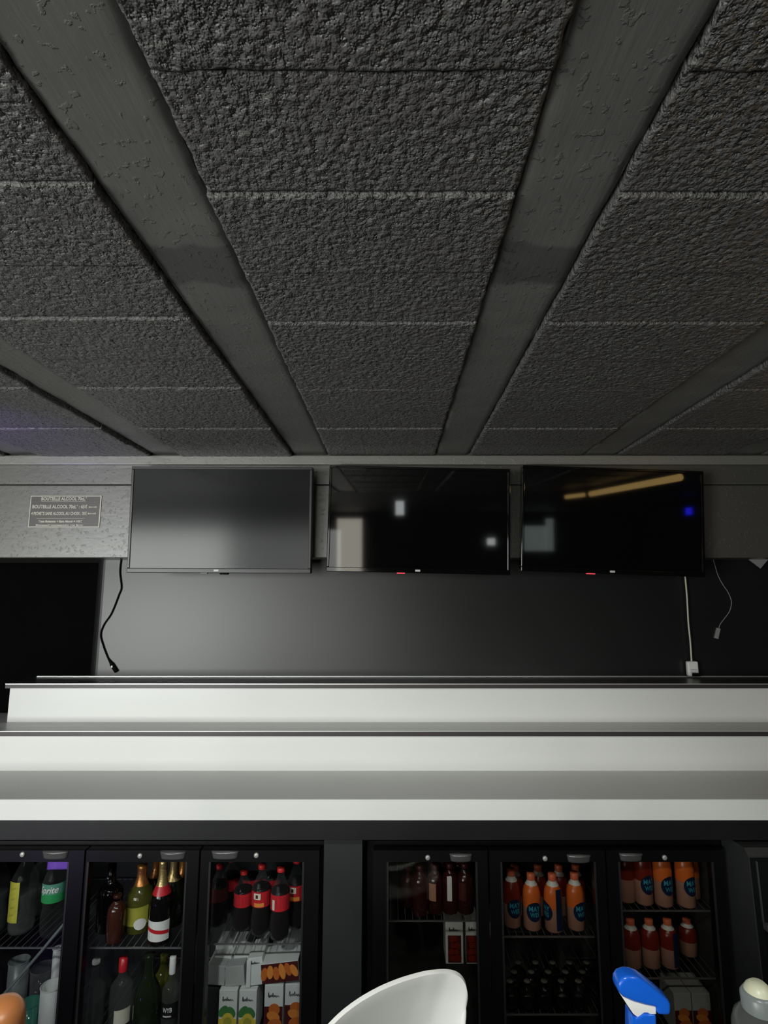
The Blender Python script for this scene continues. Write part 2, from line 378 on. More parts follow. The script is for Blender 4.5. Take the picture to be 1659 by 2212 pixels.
for ci in range(len(BE)-1):
    xa, xb = BE[ci][1]+0.004, BE[ci+1][0]-0.004
    for ri in range(len(JY)-1):
        js = -0.022 if ci <= 2 else 0.0
        ya, yb = JY[ri]+js+0.0012, JY[ri+1]+(js if ri < len(JY)-2 else 0)-0.0012
        step = 0.0032 if ri < 7 and 2 <= ci <= 4 else 0.006
        nx, ny = max(4, int((xb-xa)/step)), max(4, int((yb-ya)/step))
        hang = (HANG.get(ri) if ci > 2 and ri in HANG else 0.001+0.0032*(ri % 2)*1.0+(0.0008*ri if ci <= 2 else 0))+random.uniform(0, 0.0012)
        jx = lambda n_: (vnoise(n_, 3, 6*0.004/step)[0]-0.5)*0.0042
        x = np.linspace(0, 1, nx); y = np.linspace(0, 1, ny)
        l, r = xa+jx(ny), xb+jx(ny); n0, f0 = ya+(vnoise(nx, 3, 5)[0]-0.5)*0.0035, yb+(vnoise(nx, 3, 5)[0]-0.5)*0.0035
        XX = l[:, None]*(1-x)[None]+r[:, None]*x[None]
        YY = n0[None]*(1-y)[:, None]+f0[None]*y[:, None]
        c6 = 0.0065/step; c3 = 0.0125/step
        nz = vnoise(nx, ny, max(1.3, c6)); nz2 = vnoise(nx, ny, c3)
        rough = (nz-0.5)*0.0022+(nz2-0.5)*0.0014
        ex = np.minimum(XX-l[:, None], r[:, None]-XX); ey = np.minimum(YY-n0[None], f0[None]-YY)
        ed = np.minimum(ex, ey); lift = np.clip(1-ed/0.004, 0, 1)**2*0.0022
        if ri == 2: rough = rough*np.where(YY > yb-0.022, 0.25, 1.0)
        ZZ = ZC-hang-rough+lift
        v = np.stack([XX, YY, ZZ], -1).reshape(-1, 3)
        idx = np.arange(nx*ny).reshape(ny, nx)+base
        fcs = np.stack([idx[:-1, :-1], idx[1:, :-1], idx[1:, 1:], idx[:-1, 1:]], -1).reshape(-1, 4)
        allv.append(v); allf.append(fcs); base += nx*ny
        ring = np.concatenate([idx[0, :], idx[1:, -1], idx[-1, -2::-1], idx[-2:0:-1, 0]])-(base-nx*ny)
        up = v[ring].copy(); up[:, 2] = ZC+0.05
        k = len(ring); b0 = base; r0 = ring+(base-nx*ny); q = np.arange(k)
        allf.append(np.stack([r0, np.roll(r0, -1), b0+(q+1) % k, b0+q], -1)); allv.append(up); base += k
V = np.concatenate(allv); Fc = np.concatenate(allf)
me = bpy.data.meshes.new('ceiling'); me.vertices.add(len(V)); me.vertices.foreach_set('co', V.ravel())
me.loops.add(len(Fc)*4); me.loops.foreach_set('vertex_index', Fc.ravel().astype(np.int32))
me.polygons.add(len(Fc)); me.polygons.foreach_set('loop_start', np.arange(len(Fc), dtype=np.int32)*4)
me.polygons.foreach_set('use_smooth', np.ones(len(Fc), bool)); me.update(); me.validate()
struct(link('ceiling', me, M['block']), 'black painted rough concrete block ceiling')
yfar = JY[0]
c2 = struct(boxes('ceiling_slab', [(XL, XR, YB, yfar, ZC, ZC+0.06), (XL, BE[0][1], yfar, 3.6, ZC, ZC+0.06), (BE[-1][0], XR, yfar, 3.6, ZC, ZC+0.06),
                                   (XL, XR, YB, 3.6, ZC+0.05, ZC+0.12)], M['ceil_far']), 'plain black ceiling slab')
BL = ['ceiling beam at the far left edge of the photo, tinted violet', 'ceiling beam just right of the far left corner, ending above the price sign',
      'ceiling beam running to the upper left corner of the left television', 'chipped black ceiling beam running to the gap between left and middle televisions',
      'wide black ceiling beam running to the top of the middle television', 'ceiling beam running to the top of the right television',
      'ceiling beam in the far right corner beyond the right television', 'ceiling beam beyond the right edge']
for bi, (xa, xb) in enumerate(BE):
    if bi in (0, 7): continue
    ny = 420; nx = 14; y = np.linspace(YB+0.02 if False else yfar-0.35, YH+0.0, ny)
    l = xa+0.001+(vnoise(ny, 3, 5)[0]-0.5)*0.004; r = xb-0.001+(vnoise(ny, 3, 5)[0]-0.5)*0.004
    x = np.linspace(0, 1, nx); XX = l[:, None]*(1-x)[None]+r[:, None]*x[None]; YY = np.repeat(y[:, None], nx, 1)
    ed = np.minimum(XX-l[:, None], r[:, None]-XX)
    ZZ = ZC+0.0035+np.clip(1-ed/0.008, 0, 1)*0.004+(vnoise(nx, ny, 9)-0.5)*0.002
    bm = bmesh.new(); vs = [[bm.verts.new((XX[j, i], YY[j, i], ZZ[j, i])) for i in range(nx)] for j in range(ny)]
    for j in range(ny-1):
        for i in range(nx-1): bm.faces.new((vs[j][i], vs[j+1][i], vs[j+1][i+1], vs[j][i+1]))
    tl = [bm.verts.new((XX[j, 0], YY[j, 0], ZC+0.049)) for j in (0, ny-1)]; tr = [bm.verts.new((XX[j, -1], YY[j, 0], ZC+0.049)) for j in (0, ny-1)]
    bm.faces.new([tl[0], tl[1]]+[vs[j][0] for j in range(ny-1, -1, -1)])
    bm.faces.new([tr[1], tr[0]]+[vs[j][-1] for j in range(ny)])
    bm.faces.new([tl[0]]+vs[0]+[tr[0]]); bm.faces.new([tr[1]]+vs[-1][::-1]+[tl[1]]); bm.faces.new((tl[1], tl[0], tr[0], tr[1]))
    o = link('ceiling_beam', fin(bm, 'beam', False), M['beam'])
    for p in o.data.polygons: p.use_smooth = len(p.vertices) == 4 and abs(p.normal.z) > 0.3
    tag(o, BL[bi], 'ceiling beam', 'black ceiling beams')

# header beam over the back wall, in two boards, and the batten along its top
zb0, zb1, zb2 = zat(1205, YH), zat(1047, YH), ZC
o = boxes('lintel', [(XL, XR, YH, YW+0.25, zb0, zb1-0.002)], M['board'], bev=0.003); struct(o, 'black painted board header beam behind the televisions')
struct(box('trim_1', XL, XR, YH-0.001, YW+0.25, zb1+0.001, zb2+0.045, M['board'], bev=0.002), 'upper black painted board of the header')
zt0, zt1 = zat(1004, 2.25), zat(986, 2.25)
struct(box('trim_2', XL, XR, 2.245, YH-0.002, zt0, zt1+0.004, M['batten'], bev=0.004), 'narrow painted batten under the ceiling edge')

# ------------------------------------------------------------------ price sign
sY = YH-0.0025
a, b, c, d = at(67, 1071, sY), at(220, 1071, sY), at(216, 1139, sY), at(62, 1139, sY)
sx0, sx1, sz1, sz0 = a.x, b.x, a.z, c.z
sg = empty('price_sign', ((sx0+sx1)/2, YH, sz0), 'small cream-lettered price notice on the grey board left of the televisions', 'sign')
def rel(x, y, z): return Vector((x, y, z))-sg.location
w_, h_ = (sx1-sx0), (sz1-sz0)
box('backing', -w_/2, w_/2, -0.002, 0, 0, h_, M['sign'], sg)
fw = 0.0032
boxes('border', [(-w_/2, w_/2, -0.003, -0.002, 0, fw), (-w_/2, w_/2, -0.003, -0.002, h_-fw, h_), (-w_/2, -w_/2+fw, -0.003, -0.002, fw, h_-fw), (w_/2-fw*1.6, w_/2, -0.003, -0.002, fw, h_-fw)], M['sign_ink'], sg)
def st(px0, px1, py0, py1, body):
    s = w_/154.0; u0 = (px0-141.5)*s; u1 = (px1-141.5)*s; zz0 = h_-(py1-1071)*h_/68
    me = text_me(body, (py1-py0)*h_/68, u1-u0, bold=0.0006)
    o = link('lettering', me, M['sign_ink'], sg, ((u0+u1)/2, -0.0032, zz0))
def sl(px0, px1, py):
    s = w_/154.0; zz = h_-(py-1071)*h_/68
    box('rule', (px0-141.5)*s, (px1-141.5)*s, -0.0031, -0.002, zz, zz+0.0012, M['sign_ink'], sg)
st(88, 187, 1074, 1081, 'BOUTEILLE ALCOOL 70cL*'); sl(88, 185, 1083.5)
st(70, 189, 1091, 1098, 'BOUTEILLE ALCOOL 70cL* : 65\u20ac'); st(192, 210, 1094, 1096.5, '(hors soft)')
st(69, 189, 1106, 1112.5, '4 PICHETS SANS ALCOOL AU CHOIX : 35\u20ac'); st(191, 209, 1108, 1110.5, '(hors soft)')
sl(81, 185, 1120); st(86, 181, 1124, 1128.5, 'Tous Boissons + Sans Alcool = 100\u20ac'); st(81, 184, 1133, 1135.5, 'Renseignements au bar')

# ------------------------------------------------------------------ televisions
def tv(px0, px1, py0, py1, roll, label, gloss, led_px, badge_px):
    Yt = 2.19; W_, H_ = 0.728, 0.425
    c = at((px0+px1)/2, (py0+py1)/2, Yt)
    t = empty('television', c, label, 'television', 'televisions on the header beam', rot=(math.radians(-2.8) * -1, 0, 0))
    t.rotation_euler = (Matrix.Rotation(math.radians(2.8), 4, 'X') @ Matrix.Rotation(math.radians(roll), 4, 'Y')).to_euler()
    bz = 0.011; bb = 0.018; mb = M['tv_gloss'] if gloss else M['tv_body']; ms = M['scr_gloss'] if gloss else M['scr_matt']
    w, h = W_/2, H_/2
    bm = bmesh.new()
    for q in ((-w, w, -0.012, 0.03, -h, -h+bb), (-w, w, -0.012, 0.03, h-bz, h), (-w, -w+bz, -0.012, 0.03, -h+bb, h-bz), (w-bz, w, -0.012, 0.03, -h+bb, h-bz)): bm_box(bm, *q, 0.0022)
    bm_box(bm, -w+0.01, w-0.01, 0.0, 0.028, -h+0.01, h-0.01)
    link('frame', fin(bm, 'frame'), mb, t)
    box('screen', -w+bz, w-bz, -0.009, 0.001, -h+bb, h-bz, ms, t)
    box('rear_housing', -w*0.62, w*0.62, 0.028, 0.05, -h*0.7, h*0.6, M['tv_body'], t, bev=0.006)
    sc = W_/(px1-px0)
    bx = (badge_px-(px0+px1)/2)*sc; lx = (led_px-(px0+px1)/2)*sc
    box('badge', bx-0.010, bx+0.010, -0.0135, -0.0115, -h+0.006, -h+0.014, M['logo'], t, bev=0.0009)
    if gloss: box('standby_light', lx-0.016, lx+0.016, -0.0125, 0.004, -h-0.0035, -h+0.001, M['led'], t, bev=0.001)
    else:
        box('standby_light', lx-0.014, lx+0.014, -0.0125, 0.004, -h-0.003, -h+0.001, M['greymark'], t, bev=0.001)
        box('sensor', lx+0.062, lx+0.094, -0.010, 0.012, -h-0.006, -h+0.001, M['cable_k'], t, bev=0.002)
    return t
tv(286, 670, 1009, 1236, 0.25, 'left television with a matt charcoal screen, beside the price sign', False, 447, 473)
tv(713, 1097, 1010, 1236, 1.2, 'middle television, glossy black, between the two others', True, 869, 904)
tv(1126, 1518, 1010, 1240, 2.0, 'right television, glossy black and slightly tilted, above the cream cable', True, 1275, 1320)

# ------------------------------------------------------------------ stepped bottle shelf
z1 = zat(1462, YW-0.004); Y1 = yfor(1477, z1)
z2 = zat(1560, Y1+0.012); Y2 = yfor(1579.5, z2)
z3 = zat(1665, Y2+0.012); Y3 = yfor(1727, z3)
z4 = zat(1772, Y3)
zl1 = zat(1487, Y1); zl2 = zat(1590.5, Y2)
xe1 = xat(12, Y1, z1); XE = 2.3
st_ = empty('stepped_shelf', (0, Y3, z4), 'long white three-tier stepped bottle display along the back wall', 'shelf')
def R(o): o.location = Vector(o.location)-st_.location; return o
top = R(box('top_tier', xe1+0.012, XE, Y1+0.012, YW-0.005, zat(1560, Y1+0.012), zl1+0.002, M['white'], st_))
b_ = box('tread_board', xe1, XE, Y1+0.002, YW-0.006, zl1, z1, M['tread_dark'], top, bev=0.0)
b_ = box('edge_band', xe1, XE, Y1, Y1+0.002, zl1, z1-0.003, M['lip'], top)
b_ = boxes('light_strip', [(xe1, XE, Y1-0.001, Y1+0.003, z1-0.003, z1+0.0007), (xe1+0.01, XE, YW-0.008, YW-0.002, z1, z1+0.004)], M['alu'], top)
xe2 = -2.0
mid = R(box('middle_tier', xe2, XE, Y2+0.012, YW-0.005, z3, zl2+0.002, M['white'], st_))
b_ = box('tread_board', xe2, XE, Y2+0.002, YW-0.006, zl2, z2, M['tread'], mid)
b_ = box('edge_band', xe2, XE, Y2, Y2+0.002, zl2, z2-0.002, M['lip'], mid)
b_ = box('light_strip', xe2, XE, Y2-0.001, Y2+0.003, z2-0.002, z2+0.0007, M['alu'], mid)
low = R(box('bottom_tier', xe2, XE, Y3, YW-0.005, z4, z3-0.001, M['white'], st_))
b_ = box('tread_board', xe2, XE, Y3+0.0015, YW-0.006, z3-0.001, z3, M['tread'], low)
zc0 = zat(1815, Y3+0.002)
tag(box('back_counter', -2.0, XE, Y3+0.002, YW-0.005, zc0, z4-0.0005, M['fascia'], bev=0.001), 'black back bar counter board under the white stepped shelf', 'counter')

# ------------------------------------------------------------------ bottle coolers
YD = Y3+0.045                      # face of the cooler doors
ztop = zat(1829, YD); zdoor = zat(1837, YD); zg1 = zat(1862, YD+0.0); zg0 = 0.16
def cooler(pane, doors, label, knobs, handles):
    """doors: list of (left, right, glass left, glass right) in photo pixels along the door tops"""
    zr = zat(1850, YD)
    X = lambda p: xat(p, YD, zr)
    xa, xb = X(doors[0][0])-0.02, X(doors[-1][1])+0.02
    f = empty('bottle_cooler', ((xa+xb)/2, YD+0.04, 0.0), label, 'cooler', 'black glass door bottle coolers')
    ox, oy = f.location.x, f.location.y
    xa -= ox; xb -= ox; y0 = 0.0; y1 = YW-0.01-oy; t = 0.022
    boxes('body', [(xa, xb, y1-t, y1, 0.03, ztop), (xa, xa+t, y0, y1-t, 0.03, ztop), (xb-t, xb, y0, y1-t, 0.03, ztop), (xa+t, xb-t, y0, y1-t, ztop-t, ztop), (xa+t, xb-t, y0, y1-t, 0.03, 0.10), (xa+0.01, xb-0.01, y0+0.02, y1-0.02, 0.0, 0.03)], M['fr_body'], f)
    boxes('liner', [(xa+t, xb-t, y1-t-0.004, y1-t, 0.10, ztop-t), (xa+t, xa+t+0.003, y0+0.01, y1-t-0.004, 0.10, ztop-t), (xb-t-0.003, xb-t, y0+0.01, y1-t-0.004, 0.10, ztop-t), (xa+t+0.003, xb-t-0.003, y0+0.01, y1-t-0.004, 0.10, 0.104)], M['fr_in'], f)
    for (dl, dr, gl, gr), kn, hd in zip(doors, knobs, handles):
        l, r, g0, g1 = X(dl)-ox, X(dr)-ox, X(gl)-ox, X(gr)-ox
        dt = 0.03; yf = -0.04
        d = boxes('door', [(l, r, yf, yf+dt, zg1, zdoor), (l, r, yf, yf+dt, 0.08, zg0), (l, g0, yf, yf+dt, zg0, zg1), (g1, r, yf, yf+dt, zg0, zg1)], M['fr_body'], f)
        box('glass_pane', g0, g1, yf+0.006, yf+0.010, zg0, zg1, M[pane], d)
        # gasket bead round the glass
        boxes('gasket', [(g0-0.004, g0+0.002, yf-0.0015, yf+0.002, zg0, zg1), (g1-0.002, g1+0.004, yf-0.0015, yf+0.002, zg0, zg1)], M['tv_body'], d)
        kx, kz = X(kn[0])-ox, zat(kn[1], YD)
        k = link('lock', lathe_me([(0, 0.006), (0.0048, 0.006), (0.0075, 0.004), (0.0082, 0.0), (0, 0)], 20), M['lock'], d, (kx, yf, kz)); k.rotation_euler = (PI/2, 0, 0)
        hx0, hx1 = X(hd[0])-ox, X(hd[1])-ox; hz = zat(hd[2], YD); hw = (hx1-hx0)/2; hc = (hx0+hx1)/2
        bm = bmesh.new(); rows = []
        for j in range(6):
            u = j/5
            rows.append([bm.verts.new((hc+hw*math.cos(PI*k2/12)*(1-0.12*u), yf-0.001-0.016*math.sin(PI*k2/12)*(1-u*0.35), hz+0.010-0.021*u)) for k2 in range(13)])
        for p, q in zip(rows, rows[1:]):
            for k2 in range(12): bm.faces.new((p[k2], p[k2+1], q[k2+1], q[k2]))
        bm.faces.new(rows[0]); bm.faces.new(rows[-1][::-1])
        link('handle', fin(bm, 'handle', True), M['handle'], d)
    return f, xa, xb, y1
def wire_shelf(f, xpx0, xpx1, z, y1):
    oy = f.location.y; ox = f.location.x
    xa, xb = xat(xpx0, YD, zat(1850, YD))-ox, xat(xpx1, YD, zat(1850, YD))-ox
    L = [(xa, xb, 0.012, 0.016, z-0.004, z), (xa, xb, y1-0.05, y1-0.046, z-0.004, z)]
    n = int((xb-xa)/0.022)
    for k in range(n+1):
        x = xa+(xb-xa)*k/n; L.append((x-0.001, x+0.001, 0.012, y1-0.046, z-0.002, z-0.0002))
    boxes('shelf', L, M['wire'], f)
YS = YD+0.054
zA = zat(2046, YS); zA3 = zat(2038, YS)
f1, f1a, f1b, f1y = cooler('pane', [(-95, 182, -45, 149), (186, 430, 192, 403), (434, 690, 455, 655)],
    'black three-door cooler holding champagne, cola and juice cartons', [(49, 1845), (303, 1848), (554, 1847)], [(92, 148, 1845), (346, 402, 1846), (457, 516, 1845)])
wire_shelf(f1, -55, 184, zA, f1y); wire_shelf(f1, 188, 428, zA, f1y); wire_shelf(f1, 436, 680, zA3, f1y)
f2, f2a, f2b, f2y = cooler('pane_side', [(806, 1053, 838, 1028), (1057, 1306, 1083, 1283), (1310, 1560, 1337, 1537)],
    'black three-door cooler holding orange and pink iced tea bottles', [(924, 1852), (1177, 1854), (1435, 1852)], [(971, 1020, 1851), (1224, 1276, 1853), (1337, 1388, 1850)])
zB1, zB2, zB3 = zat(1988, YS), zat(2022, YS), zat(1966, YS)
wire_shelf(f2, 812, 1052, zB1, f2y); wire_shelf(f2, 1058, 1305, zB2, f2y); wire_shelf(f2, 1312, 1550, zB3, f2y)
zB32 = zat(2112, YS); wire_shelf(f2, 1312, 1550, zB32, f2y)
# post between the coolers
xp0, xp1 = xat(700, YD, 0.8), xat(783, YD, 0.8)
tag(box('divider_panel', xp0, xp1, YD-0.004, YD+0.02, 0.0, zc0-0.001, M['post'], bev=0.001), 'plain dark grey upright panel between the two coolers', 'panel')

# machine with a chamfered side at the right end
Ym0, Ym1 = YD-0.10, YD+0.0
zmt = zat(1812, Ym1)
mc = empty('glass_washer', (1.6, Ym1, 0), 'dark machine with a grey chamfered side at the right end of the counter', 'appliance')
xs = xat(1578, Ym1, 0.8)
prof = [(0.45, zmt), (0.02, zmt), (-0.075, zat(1839, Ym0)), (-0.092, zat(1852, Ym0)), (-0.125, 0.08), (0.45, 0.08)]
prof = [(p[0], min(p[1], zc0-0.004)) for p in prof]
bm = bmesh.new(); xb_ = xs+0.55
A = [bm.verts.new((xs-1.6, y, z)) for y, z in prof]; B = [bm.verts.new((xb_-1.6, y, z)) for y, z in prof]
bm.faces.new(A); bm.faces.new(B[::-1])
for k in range(len(A)): bm.faces.new((A[k], A[(k+1) % len(A)], B[(k+1) % len(A)], B[k]))
M['steel_d'] = mat('dark_brushed_steel', (0.055, 0.058, 0.058), 0.38, metal=0.4, noise=(30, 0.15))
o = link('casing', fin(bm, 'casing'), M['steel_d'], mc)
M['mach_front'] = mat('machine_black_front', (0.008, 0.009, 0.009), 0.25, spec=0.2, noise=(10, 0.1))
def slab(name, dx0, dx1, za, zb, off, th, m):
    def yl(z): # front plane
        (ya, z_a), (yb, z_b) = prof[3], prof[4]; return ya+(yb-ya)*(z_a-z)/(z_a-z_b)
    bm = bmesh.new()
    q = [(xs-1.6+dx0, yl(zb)-off, zb), (xs-1.6+dx1, yl(zb)-off, zb), (xs-1.6+dx1, yl(za)-off, za), (xs-1.6+dx0, yl(za)-off, za)]
    p1 = [bm.verts.new(v) for v in q]; p2 = [bm.verts.new((v[0], v[1]+th, v[2])) for v in q]
    bm.faces.new(p1); bm.faces.new(p2[::-1])
    for k in range(4): bm.faces.new((p1[k], p1[(k+1) % 4], p2[(k+1) % 4], p2[k]))
    return link(name, fin(bm, name), m, mc)
slab('front_panel', 0.004, 0.54, 0.12, prof[3][1]-0.004, 0.003, 0.004, M['mach_front'])
dp = slab('door_panel', 0.022, 0.50, zat(1990, Ym0), prof[3][1]-0.012, 0.008, 0.006, M['mach_front'])
slab('side_strip', 0.019, 0.0215, zat(1990, Ym0), prof[3][1]-0.012, 0.0085, 0.006, M['handle'])
slab('handle', 0.020, 0.46, zat(2004, Ym0), zat(1990, Ym0), 0.022, 0.02, M['handle'])
slab('lower_panel', 0.024, 0.50, 0.16, zat(2008, Ym0), 0.007, 0.005, M['mach_front'])
for fx in (0.02, 0.47):
    for fy in (0.0, 0.38): box('foot', xs-1.6+fx, xs-1.6+fx+0.04, fy, fy+0.04, 0, 0.08, M['dark'], mc)

# ------------------------------------------------------------------ bottles
P = {}
P['soda'] = [(0, 0), (.55, 0), (.62, .02), (.92, .04), (1, .10), (1, .26), (.90, .34), (.92, .40), (1, .48), (1, .64), (.93, .70), (.62, .80), (.38, .87), (.36, .93)]
P['tea'] = [(0, 0), (.85, 0), (1, .03), (1, .58), (.97, .66), (.86, .74), (.62, .81), (.45, .845), (.42, .88)]
P['champ'] = [(0, 0), (.9, 0), (1, .02), (1, .48), (.93, .55), (.72, .63), (.48, .71), (.36, .79), (.33, .86), (.33, .96), (.36, 1.0), (0, 1.0)]
P['wine'] = [(0, 0), (.9, 0), (1, .02), (1, .55), (.93, .61), (.68, .67), (.42, .72), (.35, .78), (.34, .99), (0, 1.0)]
P['spirit'] = [(0, 0), (.9, 0), (1, .02), (1, .55), (.9, .61), (.55, .67), (.36, .71), (.34, .90)]
def rad(kind, hf):
    p = P[kind]
    for (r0, z0_), (r1, z1_) in zip(p, p[1:]):
        if z0_ <= hf <= z1_ and z1_ > z0_: return r0+(r1-r0)*(hf-z0_)/(z1_-z0_)
    return p[-1][0]
def sub_prof(kind, h, r, a, b, off=0.0006):
    hs = sorted({a, b}|{z for _, z in P[kind] if a < z < b})
    return [(rad(kind, q)*r+off, q*h) for q in hs]
def bottle(name, label, px, Y, py_top, zb, r, kind, body, cap=None, cap_h=0.06, cap_r=None, foil=None, collar=None, lab=None, liquid=None, group=None, cat='bottle', rot=0, seg=24):
    zt = zat(py_top, Y); h = zt-zb
    zmid = (zb+zt)/2; X = xat(px, Y, zt-0.03)
    t = empty(name, (X, Y, zb+0.0005), label, cat, group, rot=(0, 0, rot))
    lathe('body', [(a*r, b*h) for a, b in P[kind]], body, t, seg)
    if liquid: lathe('drink', [(0, 0.004)]+[(a*r*0.94, max(0.004, b*h)) for a, b in P[kind] if b <= liquid[1]][1:]+[(rad(kind, liquid[1])*r*.94, liquid[1]*h), (0, liquid[1]*h)], liquid[0], t, seg)
    if cap:
        cr = cap_r or rad(kind, P[kind][-1][1] if P[kind][-1][0] > 0 else .97)*r*1.12
        c0 = h*(1-cap_h)
        lathe('cap', [(cr*.98, c0), (cr, c0+0.002), (cr, h-0.002), (cr*.9, h), (0, h)], cap, t, 18)
    if collar: lathe('collar', sub_prof(kind, h, r, collar[1], collar[2], 0.0012), collar[0], t, seg)
    if foil: lathe('foil', sub_prof(kind, h, r, foil[1], foil[2], 0.0010)+[(0, h*foil[2]+0.0005)], foil[0], t, seg)
    for q in (lab or []):
        mt, a0, a1, f0, f1 = q[:5]
        rr = max(rad(kind, f0), rad(kind, f1))*r+0.0009
        link('label_band', arc_me(rr, a0, a1, f0*h, f1*h, 18, q[5] if len(q) > 5 else 0), mt, t)
    t['h'] = h; t['r'] = r
    return t
def wraptext(t, body, fz, size, width, m, ang=0.0, off=0.0016, shear=0.0, kind='tea', name='lettering'):
    h, r = t['h'], t['r']; R_ = rad(kind, fz)*r+off
    link(name, wrap(text_me(body, size, width, shear, bold=0.0004), R_, ang, fz*h), m, t)
def wrapdisc(t, fz, rx, rz, m, ang=0.0, off=0.0012, kind='tea', name='emblem'):
    h, r = t['h'], t['r']; link(name, wrap(disc_me(rx, rz), rad(kind, fz)*r+off, ang, fz*h), m, t)

M['pet'] = clear('clear_plastic', (0.95, 0.96, 0.96), (0.12, 0.12, 0.12), 0.05)
M['pet_dim'] = clear('clear_plastic_thick', (0.85, 0.87, 0.86), (0.30, 0.31, 0.30), 0.12)
M['gl_green'] = clear('pale_green_glass', (0.55, 0.58, 0.22), (0.16, 0.16, 0.03), 0.45)
M['gl_dkgreen'] = mat('dark_green_glass', (0.012, 0.018, 0.008), 0.07, noise=(10, 0.1))
M['gl_black'] = mat('black_glass', (0.006, 0.005, 0.005), 0.05, noise=(10, 0.1))
M['gl_brown'] = mat('dark_red_brown_glass', (0.06, 0.018, 0.012), 0.08, noise=(10, 0.2))
M['gl_clear'] = clear('clear_bottle_glass', (0.90, 0.92, 0.90), (0.16, 0.165, 0.155), 0.13)
M['cola'] = mat('cola', (0.006, 0.003, 0.003), 0.12, spec=0.2, noise=(10, 0.1))
M['red'] = mat('red_label', (0.55, 0.02, 0.03), 0.30, noise=(60, 0.15))
M['redcap'] = mat('red_cap', (0.65, 0.03, 0.03), 0.35, noise=(60, 0.05))
M['cream'] = mat('cream_label', (0.66, 0.63, 0.52), 0.4, noise=(60, 0.08))
M['whitelab'] = mat('white_label', (0.75, 0.75, 0.72), 0.4, noise=(60, 0.05))
M['yellow'] = mat('yellow_label', (0.50, 0.47, 0.06), 0.45, noise=(60, 0.25))
M['yelgreen'] = mat('olive_yellow_label', (0.38, 0.36, 0.05), 0.45, noise=(60, 0.15))
M['green'] = mat('green_label', (0.03, 0.30, 0.09), 0.35, noise=(60, 0.15))
M['teal'] = mat('teal_label', (0.10, 0.30, 0.22), 0.4, noise=(60, 0.1))
M['gold'] = mat('gold_foil', (0.62, 0.46, 0.20), 0.32, metal=0.75, noise=(90, 0.2), bump=(220, 0.6, 0.002))
M['copper'] = mat('copper_foil', (0.72, 0.30, 0.10), 0.30, metal=0.75, noise=(90, 0.2), bump=(220, 0.6, 0.002))
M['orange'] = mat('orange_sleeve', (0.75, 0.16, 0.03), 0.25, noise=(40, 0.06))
M['peach'] = mat('peach_sleeve', (0.42, 0.22, 0.16), 0.3, noise=(40, 0.06))
M['pinktea'] = clear('pink_tea', (0.30, 0.07, 0.06), (0.05, 0.012, 0.011), 0.70)  # darkened so the dim light on these bottles sits in the colour
M['redsleeve'] = mat('red_sleeve', (0.20, 0.02, 0.012), 0.25, noise=(40, 0.06))  # red, and also the shaded copy of the orange sleeve
M['navy'] = mat('navy_emblem', (0.008, 0.022, 0.06), 0.3, noise=(40, 0.1))
M['cyan'] = mat('cyan_lettering', (0.05, 0.33, 0.45), 0.35, noise=(40, 0.1))
M['orangecap'] = mat('orange_cap', (0.75, 0.17, 0.08), 0.35, noise=(60, 0.05))
M['blacklab'] = mat('black_label', (0.012, 0.012, 0.012), 0.35, noise=(60, 0.1))
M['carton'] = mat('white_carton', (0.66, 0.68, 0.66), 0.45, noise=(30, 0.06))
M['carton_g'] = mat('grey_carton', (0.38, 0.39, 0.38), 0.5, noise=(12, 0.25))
M['fruit'] = mat('orange_fruit_print', (0.72, 0.25, 0.05), 0.4, noise=(50, 0.15))
M['fruit_d'] = mat('deep_orange_print', (0.55, 0.14, 0.03), 0.4, noise=(50, 0.15))
M['pine'] = mat('yellow_fruit_print', (0.65, 0.52, 0.06), 0.4, noise=(50, 0.2))
M['leaf'] = mat('green_leaf_print', (0.06, 0.20, 0.06), 0.4, noise=(50, 0.2))
M['ink'] = mat('dark_ink', (0.05, 0.055, 0.05), 0.5, noise=(50, 0.1))
M['maroon'] = mat('maroon_print', (0.07, 0.012, 0.012), 0.4, noise=(50, 0.1))
M['cup'] = mat('white_paper_cup', (0.62, 0.64, 0.62), 0.5, noise=(30, 0.04))
M['cupteal'] = clear('teal_cup', (0.3, 0.6, 0.5), (0.05, 0.22, 0.16), 0.75)
M['frost'] = clear('frosted_cup', (0.7, 0.75, 0.73), (0.30, 0.34, 0.33), 0.5, 0.3)

FR = PI
# cooler 1, first door, upper shelf
b = bottle('soda_bottle', 'clear bottle with a tall yellow label on the top shelf of the leftmost cooler door', 58, YS+0.075, 1838, zA, 0.040, 'soda', M['pet'], cap=M['white_pl'], liquid=(M['pet_dim'], .5))
link('label_band', arc_me(0.0416, -0.80, 0.22, 0.050, 0.172, 14), M['yellow'], b)
for zz, dx in ((0.150, -.25), (0.118, -.3), (0.092, -.32), (0.070, -.3)): link('lettering', arc_me(0.0421, dx-0.18, dx+0.24, zz, zz+0.006, 6, 0.006), M['yelgreen'], b)
b = bottle('soda_bottle', 'clear lemonade bottle with a green label at the right of the leftmost cooler door', 124, YS+0.06, 1838, zA, 0.037, 'soda', M['pet'], cap=M['green'], lab=[(M['teal'], -1.45, 1.45, .475, .66), (M['green'], -1.45, 1.45, .44, .54)])
wraptext(b, 'Sprite', .56, 0.020, 0.062, M['whitelab'], off=0.0022, shear=0.35, kind='soda')
bottle('soda_bottle', 'plain clear bottle cut off by the left edge of the photo, leftmost cooler door', -4, YS+0.07, 1838, zA, 0.040, 'soda', M['pet'], cap=M['white_pl'], liquid=(M['pet_dim'], .5))
bottle('soda_bottle', 'plain clear bottle behind the yellow-labelled one and the green-labelled one', 92, YS+0.19, 1842, zA, 0.036, 'soda', M['pet_dim'], cap=M['white_pl'])
